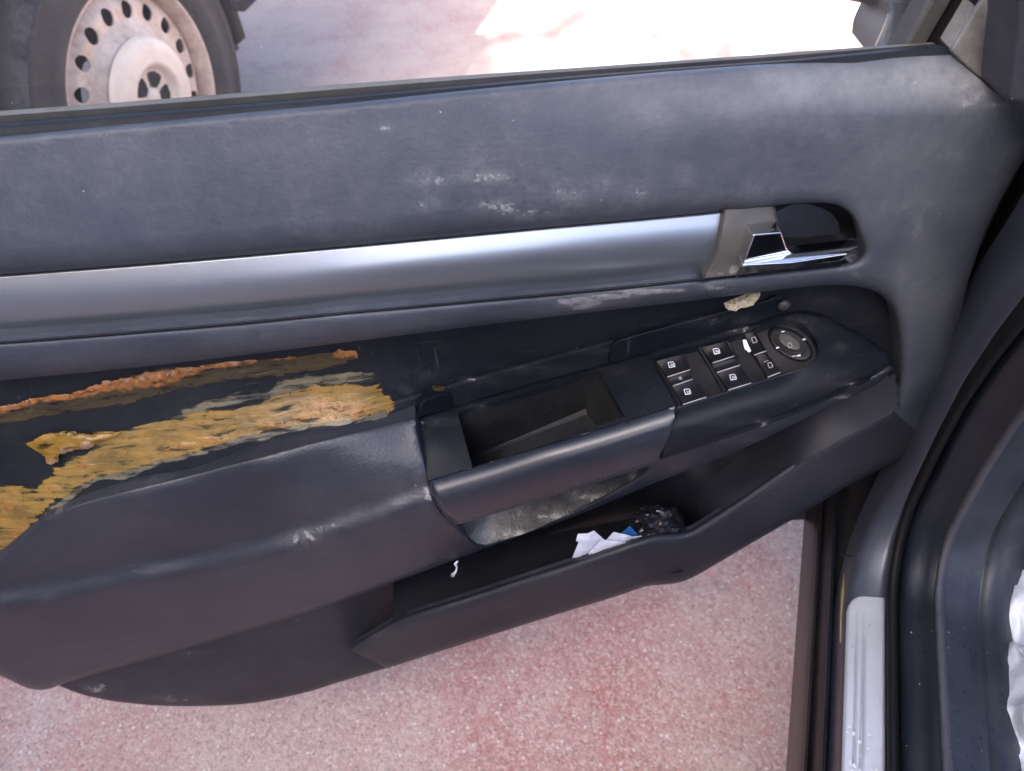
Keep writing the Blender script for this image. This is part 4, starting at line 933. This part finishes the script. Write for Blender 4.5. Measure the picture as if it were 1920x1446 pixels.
# scuff plate
pl_s0, pl_s1 = row_s(1582, .4115), row_s(1660, .4225)
f_end = atz(1600, 1112, .42).dot(CF)
fsv = list(np.linspace(-.55, f_end - .02, 24)) + [f_end - .02 + .02 * math.sin(R(a)) for a in range(15, 91, 15)]
vs, fs = [], []
cols = [0, .03, .10, .2, .26, .27, .29, .30, .41, .42, .44, .45, .6, .75, .9, .97, 1.0]
for f_ in fsv:
    for u in cols:
        e = 0
        if f_ > f_end - .02: e = .012 * (1 - math.sqrt(max(0, 1 - ((f_ - f_end + .02) / .02) ** 2)))
        s = pl_s0 + (pl_s1 - pl_s0) * u; s = min(s, pl_s0 - e)
        z = .4125 + .0098 * u + (-.002 if u in (0, 1.0) else 0)
        if u in (.27, .29, .42, .44) and .255 < f_ < f_end - .035: z += .0011
        vs.append(CF * f_ + CL * s + Vector((0, 0, z + .0012)))
nc = len(cols)
for i in range(len(fsv) - 1):
    for j in range(nc - 1): fs.append((i * nc + j, i * nc + j + 1, (i + 1) * nc + j + 1, (i + 1) * nc + j))
mesh('scuff_plate', vs, fs, M['plate'], body, True)
bm = bmesh.new(); tube_bm(bm, [atz(x_, y_, .405) for x_, y_ in ((1576, 1205), (1577, 1150), (1580, 1110), (1583, 1075))], [.0006, .0011, .0017, .0008], 6); bmo('wax_streak', bm, M['wax'], body)
bm = bmesh.new(); tube_bm(bm, [atz(x_, y_, zz) for x_, y_, zz in ((1577, 1038, .407), (1590, 1042, .412), (1605, 1044, .415), (1625, 1047, .418), (1640, 1052, .420), (1655, 1050, .421), (1668, 1066, .421))], [.0008, .0014, .001, .0012, .002, .001, .0015], 6); bmo('sealant_bead', bm, M['trimgrey'], body)
bm = bmesh.new()
r2 = random.Random(5)
for k in range(26):
    px, py = r2.uniform(1588, 1655), 1446 - 110 * r2.random() ** 1.6
    p = atz(px, py, .4245); s_ = r2.uniform(.0004, .0016)
    a = r2.uniform(0, 6.28)
    v = [bm.verts.new(p + Vector((math.cos(a + t) * s_ * r2.uniform(.6, 1.6), math.sin(a + t) * s_ * r2.uniform(.6, 1.6), 0))) for t in (0, 1.2, 2.5, 3.8, 5.1)]
    tp = bm.verts.new(p + Vector((0, 0, s_ * .25)))
    for i in range(5): bm.faces.new((v[i], v[(i + 1) % 5], tp))
o = bmo('plate_flakes', bm, M['print'], body, False); o['kind'] = 'stuff'
r3 = random.Random(11); vs, fs, fm = [], [], []
prof_ = pr((1684, .424), (1690, .436), (1702, .440), (1720, .443), (1740, .446), (1756, .452), (1768, .461), (1779, .450), (1786, .447), (1815, .444), (1843, .442), (1880, .438))
ps = [p_[0] for p_ in prof_][::-1]; pn = [p_[1] for p_ in prof_][::-1]
for k in range(150):
    s_ = r3.uniform(ps[0], ps[-1]); f_ = r3.uniform(.10, .40); z_ = Z0 + float(np.interp(s_, ps, pn)) + .0007; rr = r3.uniform(.0003, .0009); a0 = r3.uniform(0, 6.28)
    c_ = CF * f_ + CL * s_ + Vector((0, 0, z_)); b0 = len(vs)
    for j in range(6): vs.append(c_ + CF * math.cos(a0 + j * 1.047) * rr * r3.uniform(.7, 2.2) + CL * math.sin(a0 + j * 1.047) * rr * r3.uniform(.6, 1.2))
    vs.append(c_ + Vector((0, 0, rr * .5)))
    for j in range(6): fs.append((b0 + j, b0 + (j + 1) % 6, b0 + 6)); fm.append(0 if k % 7 else 1)
o = mesh('dirt_flecks', vs, fs, [M['key'], M['dim']], body, False, fmat=fm); o['kind'] = 'stuff'
# footwell floor
fa = [CF * a + CL * b + Vector((0, 0, .29)) for a, b in ((-.8, -.30), (.75, -.30), (.75, -1.1), (-.8, -1.1))]
mesh('footwell_carpet', fa, [(0, 1, 2, 3)], M['carpet'], body, False)
fb = [CF * .46 + CL * -.30 + Vector((0, 0, .28)), CF * .46 + CL * -1.1 + Vector((0, 0, .28)), CF * .62 + CL * -1.1 + Vector((0, 0, .95)), CF * .62 + CL * -.30 + Vector((0, 0, .95))]
mesh('bulkhead', fb, [(0, 1, 2, 3)], M['carpet'], body, False)
# hinge pillar outside the seal and wing beyond
sweep('hinge_pillar', [(row_s(1666, .41), -.012), (row_s(1676, .41), -.03), (row_s(1690, .41), -.05), (row_s(1690, .41), -.30)], M['trimgrey'], 18)  # dark trim colour stands in for the shade of the deep gap
wgs = row_s(1690, .41)
bm = bmesh.new(); rotw = Matrix(((CF.x, CL.x, 0, 0), (CF.y, CL.y, 0, 0), (0, 0, 1, 0), (0, 0, 0, 1)))
box_bm(bm, (.60, wgs - .35, .24), (1.7, wgs + .004, .93), 0, rotw); bmo('front_wing', bm, M['paint'], body, False)
bm = bmesh.new(); box_bm(bm, (.535, wgs - .05, .44), (.90, wgs + .012, .97), 0, rotw); bmo('hinge_gap_shade', bm, M['wall'], body, False)  # matte black box added to stand for the dark of the hinge gap
def carbox(name, f0, f1, s0, s1, z0, z1, mat, bev=.04):
    bm = bmesh.new(); box_bm(bm, (f0, s0, z0), (f1, s1, z1), 0, rotw)
    bmesh.ops.bevel(bm, geom=list(bm.edges), offset=bev, segments=4, affect='EDGES')
    return bmo(name, bm, mat, body, True)
carbox('rear_flank', -2.7, -.80, -1.85, -.145, .24, .98, M['paint'])
carbox('seat_cushion', -.62, -.06, -.95, -.42, .30, .62, M['carpet'], .06)
carbox('seat_back', -.80, -.60, -.95, -.42, .40, 1.15, M['carpet'], .06)

# white carrier bag in the footwell
bc = atz(1998, 1290, .42); bc.z = .292
bm = bmesh.new(); bmesh.ops.create_icosphere(bm, subdivisions=5, radius=1)
for v in bm.verts:
    c = v.co.copy()
    nz = mnoise.fractal(c * 1.6, 1, 2, 3) * .22 + abs(mnoise.noise(c * 4.5)) * .22
    v.co = Vector((c.x * .055, c.y * .10, (c.z + 1) * .5 * .17)) * (1 + nz * .8)
    if c.z < -.7: v.co.z *= .2
bag = bmo('plastic_bag', bm, M['bag'], None); bag.location = bc; bag.rotation_euler = (0, 0, -TH)
bag['label'] = 'crumpled white plastic bag lying in the dark footwell'; bag['category'] = 'bag'

# ------------------------------------------------------------------ parked car: front wheel and flank
WC = atz(277, 182, .35)
TR = .335
wheel_axis = -CL                                  # the wheel faces our car
car2 = empty('parked_car', (WC.x, WC.y, 0), 'dark parked car with a dirty cream steel wheel seen through the door window', 'car')
wm = Matrix.Translation(WC) @ Matrix(((CF.x, 0, wheel_axis.x, 0), (CF.y, 0, wheel_axis.y, 0), (CF.z, 1, wheel_axis.z, 0), (0, 0, 0, 1)))   # local x forward, y up, z outward
if wm.to_3x3().determinant() < 0:
    wm = Matrix.Translation(WC) @ Matrix(((-CF.x, 0, wheel_axis.x, 0), (-CF.y, 0, wheel_axis.y, 0), (-CF.z, 1, wheel_axis.z, 0), (0, 0, 0, 1)))
def lathe(name, prof, mat, parent, seg=96, label=None):
    vs, fs = [], []
    for (r_, z) in prof:
        for k in range(seg):
            a = 2 * math.pi * k / seg; vs.append(wm @ Vector((r_ * math.cos(a), r_ * math.sin(a), z)))
    for i in range(len(prof) - 1):
        for k in range(seg): fs.append((i * seg + k, i * seg + (k + 1) % seg, (i + 1) * seg + (k + 1) % seg, (i + 1) * seg + k))
    return mesh(name, vs, fs, mat, parent, True, label=label)
n = NT('dusty_tyre'); d1 = n.noise(12, 5, .65); d2 = n.noise(90, 4, .7)
M['tyre'] = n.set(color=n.mix(n.math('MULTIPLY', n.ramp(d1, [(.3, .25), (.7, 1.0)]), n.ramp(d2, [(.3, .3), (.7, .8)])), (.022, .021, .021), (.085, .075, .066)), rough=.8, normal=n.bump(d2, .002, .5))
n = NT('dirty_cream_steel'); d1 = n.noise(18, 5, .65); d2 = n.noise(70, 4, .7)
M['steel'] = n.set(color=n.mix(n.ramp(n.math('ADD', n.math('MULTIPLY', d1, .6), n.math('MULTIPLY', d2, .4)), [(.40, 0.0), (.66, 1.0)]), (.72, .59, .48), (.42, .31, .23)), rough=.5, metal=.1, normal=n.bump(d2, .001, .4))
n = NT('cream_hub_cap'); M['hub'] = n.set(color=n.mix(n.ramp(n.noise(25, 5, .6), [(.45, 0.0), (.7, .5)]), (.82, .70, .56), (.60, .48, .37)), rough=.38)
n = NT('brake_dark'); M['brake'] = n.set(color=n.mix(n.noise(30, 4), (.006, .006, .007), (.014, .012, .011)), rough=.8)
n = NT('rust'); M['rust'] = n.set(color=(.10, .055, .04), rough=.8)
RR = .214
wheel = lathe('wheel', [(RR * .55, -.055), (RR * .8, -.05), (RR * .93, -.06), (RR * .95, -.15)], M['brake'], car2)
t_prof = [(RR + .001, -.19), (RR + .02, -.20), (TR - .03, -.205), (TR - .006, -.195), (TR, -.175), (TR, -.15), (TR - .006, -.147), (TR - .006, -.140), (TR, -.137), (TR, -.10), (TR - .006, -.097), (TR - .006, -.09), (TR, -.087), (TR, -.055), (TR - .006, -.052), (TR - .006, -.046), (TR, -.043), (TR - .001, -.02), (TR - .008, -.002),
          (TR - .022, .008), (TR - .034, .012), (TR - .036, .0145), (TR - .040, .0145), (TR - .042, .0125), (RR + .045, .017), (RR + .040, .019), (RR + .030, .018), (RR + .016, .014), (RR + .006, .008), (RR - .001, .0)]
lathe('tyre', t_prof, M['tyre'], wheel, 120)
lathe('rim', [(RR - .012, -.15), (RR - .012, -.02), (RR - .008, -.004), (RR - .002, .004), (RR + .003, .006), (RR + .006, .003), (RR + .006, -.004)], M['steel'], wheel)
n = NT('dusty_tyre_shoulder'); d1 = n.noise(22, 6, .7)
M['tyredust'] = n.set(color=n.mix(n.ramp(d1, [(.42, 0.0), (.62, 1.0)]), (.022, .023, .025), (.075, .075, .072)), rough=.9)
lathe('tyre_shoulder', [(TR - .009, -.0005), (TR - .015, .0045), (TR - .023, .0095), (TR - .031, .0123)], M['tyredust'], wheel, 120)
# steel disc with 18 holes
def disc_z(r_): return float(np.interp(r_, [.0, .09, .115, .135, .150, .170, .188, .203], [.012, .012, .008, -.004, -.010, -.010, -.020, -.032]))
NH = 18; rh = .1625; hr = .0145
outer = [(.203 * math.cos(a), .203 * math.sin(a)) for a in np.linspace(0, 2 * math.pi, 120, endpoint=False)]
vs2 = [Vector(p) for p in outer]; es2 = [(i, (i + 1) % 120) for i in range(120)]
hc = []
for k in range(NH):
    a = 2 * math.pi * (k + .55) / NH; c = (rh * math.cos(a), rh * math.sin(a)); hc.append(c); b0 = len(vs2)
    for j in range(20):
        t = 2 * math.pi * j / 20; er = Vector((math.cos(a), math.sin(a))); et = Vector((-er.y, er.x)); pt = Vector(c) + er * hr * 1.12 * math.cos(t) + et * hr * math.sin(t); vs2.append(pt)
    es2 += [(b0 + j, b0 + (j + 1) % 20) for j in range(20)]
for r_ in (.02, .05, .08, .092, .102, .112, .120, .128, .136, .143, .149, .176, .182, .188, .196):
    m_ = max(8, int(r_ * 500))
    for j in range(m_): vs2.append(Vector((r_ * math.cos(2 * math.pi * j / m_), r_ * math.sin(2 * math.pi * j / m_))))
for k in range(NH):
    a = 2 * math.pi * (k + 1.05) / NH
    for r_ in (.155, .163, .17): vs2.append(Vector((r_ * math.cos(a), r_ * math.sin(a))))
rr_ = delaunay_2d_cdt(vs2, es2, [], 0, 1e-6)
V2 = [v for v in rr_[0]]
tri = []
for f_ in rr_[2]:
    c = sum((V2[i] for i in f_), Vector((0, 0))) / 3
    if c.length > .2035 or any(((c - Vector(h_)).dot(Vector(h_).normalized()) / 1.12) ** 2 + (c - Vector(h_)).dot(Vector((-h_[1], h_[0])).normalized()) ** 2 < hr * hr for h_ in hc): continue
    tri.append(list(f_))
V3 = [wm @ Vector((v.x, v.y, disc_z(v.length))) for v in V2]
edges = {}
for t in tri:
    for i in range(3): edges[(t[i], t[(i + 1) % 3])] = 1
fs2 = list(tri); sm2 = [True] * len(tri)
for (a, b) in [e for e in edges if (e[1], e[0]) not in edges]:
    i0 = len(V3)
    for q_ in (a, b): V3.append(V3[q_].copy()); V3.append(wm @ Vector((V2[q_].x, V2[q_].y, disc_z(V2[q_].length) - .0035)))
    fs2.append([i0 + 2, i0, i0 + 1, i0 + 3]); sm2.append(False)
mesh('wheel_disc', V3, fs2, M['steel'], wheel, sm2)
bm = bmesh.new()
a = 2 * math.pi * 6.55 / NH
# hub cap: domed ring with a deep three lobed scoop and a centre boss
HR = .118
def cap_z(x_, y_):
    r_ = math.hypot(x_, y_); z = float(np.interp(r_, [0, .02, .05, .07, .095, .112, HR], [.020, .023, .028, .029, .026, .019, .008]))
    k_ = min(1, max(0, (.066 - r_) / .012)); k_ = k_ * k_ * (3 - 2 * k_)
    z = z * (1 - k_) + (.013 - .003 * (1 - min(1, r_ / .06))) * k_
    if r_ < .020: z += .010 * (1 - (r_ / .020) ** 4)
    return z + .002
vs, fs = [], []
rs = [HR * (i / 34) for i in range(35)]; SEG = 100
for r_ in rs:
    for k in range(SEG):
        t = 2 * math.pi * k / SEG; vs.append(wm @ Vector((r_ * math.cos(t), r_ * math.sin(t), cap_z(r_ * math.cos(t), r_ * math.sin(t)))))
for i in range(34):
    for k in range(SEG): fs.append((i * SEG + k, i * SEG + (k + 1) % SEG, (i + 1) * SEG + (k + 1) % SEG, (i + 1) * SEG + k))
mesh('hub_cap', vs, fs, M['hub'], wheel, True)
for k in range(5):
    t = math.pi / 2 + 2 * math.pi * (k + .5) / 5; ring = []
    for (r_, a_) in [(.021, -20), (.036, -27), (.046, -26), (.050, -20), (.0515, 0), (.050, 20), (.046, 26), (.036, 27), (.021, 20)]:
        tt = t + R(a_); p_ = (r_ * math.cos(tt), r_ * math.sin(tt)); ring.append(wm @ Vector((*p_, max(cap_z(*p_), .0145) + .0012)))
    mesh('hub_opening', ring, [tuple(range(9))], M['brake'], wheel, False)
# flank of the parked car round the wheel arch (above and behind the wheel)
def cp(fo_, z, inn): return WC * 1.0 + CF * fo_ + CL * inn + Vector((0, 0, z - WC.z))
ARCH = .40
vs, fs = [], []
angs = np.linspace(0, math.pi, 33)
inner = [cp(ARCH * math.cos(a), WC.z + ARCH * math.sin(a), .0) for a in angs]
def outp(a):
    x_ = 1.05 * math.cos(a); z = WC.z + 1.05 * math.sin(a); return max(-.8, min(.85, x_ * 1.3)), min(.98, z)
outer_ = [cp(outp(a)[0], outp(a)[1], .02 + .05 * max(0, outp(a)[1] - .8)) for a in angs]
lipn = [v + CL * .12 for v in inner]
vs = inner + outer_ + lipn
K = len(angs)
for i in range(K - 1): fs += [(i, K + i, K + i + 1, i + 1), (i + 1, 2 * K + i + 1, 2 * K + i, i)]
mesh('front_wing', vs, fs, M['oldpaint'], car2, True)
def slab(name, f0, f1, z0, z1, i0, i1, mat):
    bm = bmesh.new()
    c8 = [cp(f0, z0, i0), cp(f1, z0, i0), cp(f1, z0, i1), cp(f0, z0, i1), cp(f0, z1, i0), cp(f1, z1, i0), cp(f1, z1, i1), cp(f0, z1, i1)]
    v = [bm.verts.new(c) for c in c8]
    for q_ in ((0, 3, 2, 1), (4, 5, 6, 7), (0, 1, 5, 4), (1, 2, 6, 5), (2, 3, 7, 6), (3, 0, 4, 7)): bm.faces.new([v[i] for i in q_])
    bmesh.ops.bevel(bm, geom=list(bm.edges), offset=.03, segments=3, affect='EDGES')
    return bmo(name, bm, mat, car2, True)
slab('front_bumper', .44, .86, .40, .66, .01, .9, M['black'])
slab('mud_flap', .385, .41, .25, .5, .03, .2, M['brake'])
slab('bonnet', -.35, .84, .90, 1.0, .06, 1.6, M['oldpaint'])
slab('car_side', -2.9, -.42, .22, .98, .02, 1.7, M['oldpaint'])
slab('cabin', -2.6, -.45, .97, 1.5, .14, 1.55, M['pane'])
slab('underbody', -.42, .42, .30, .62, .30, 1.4, M['brake'])
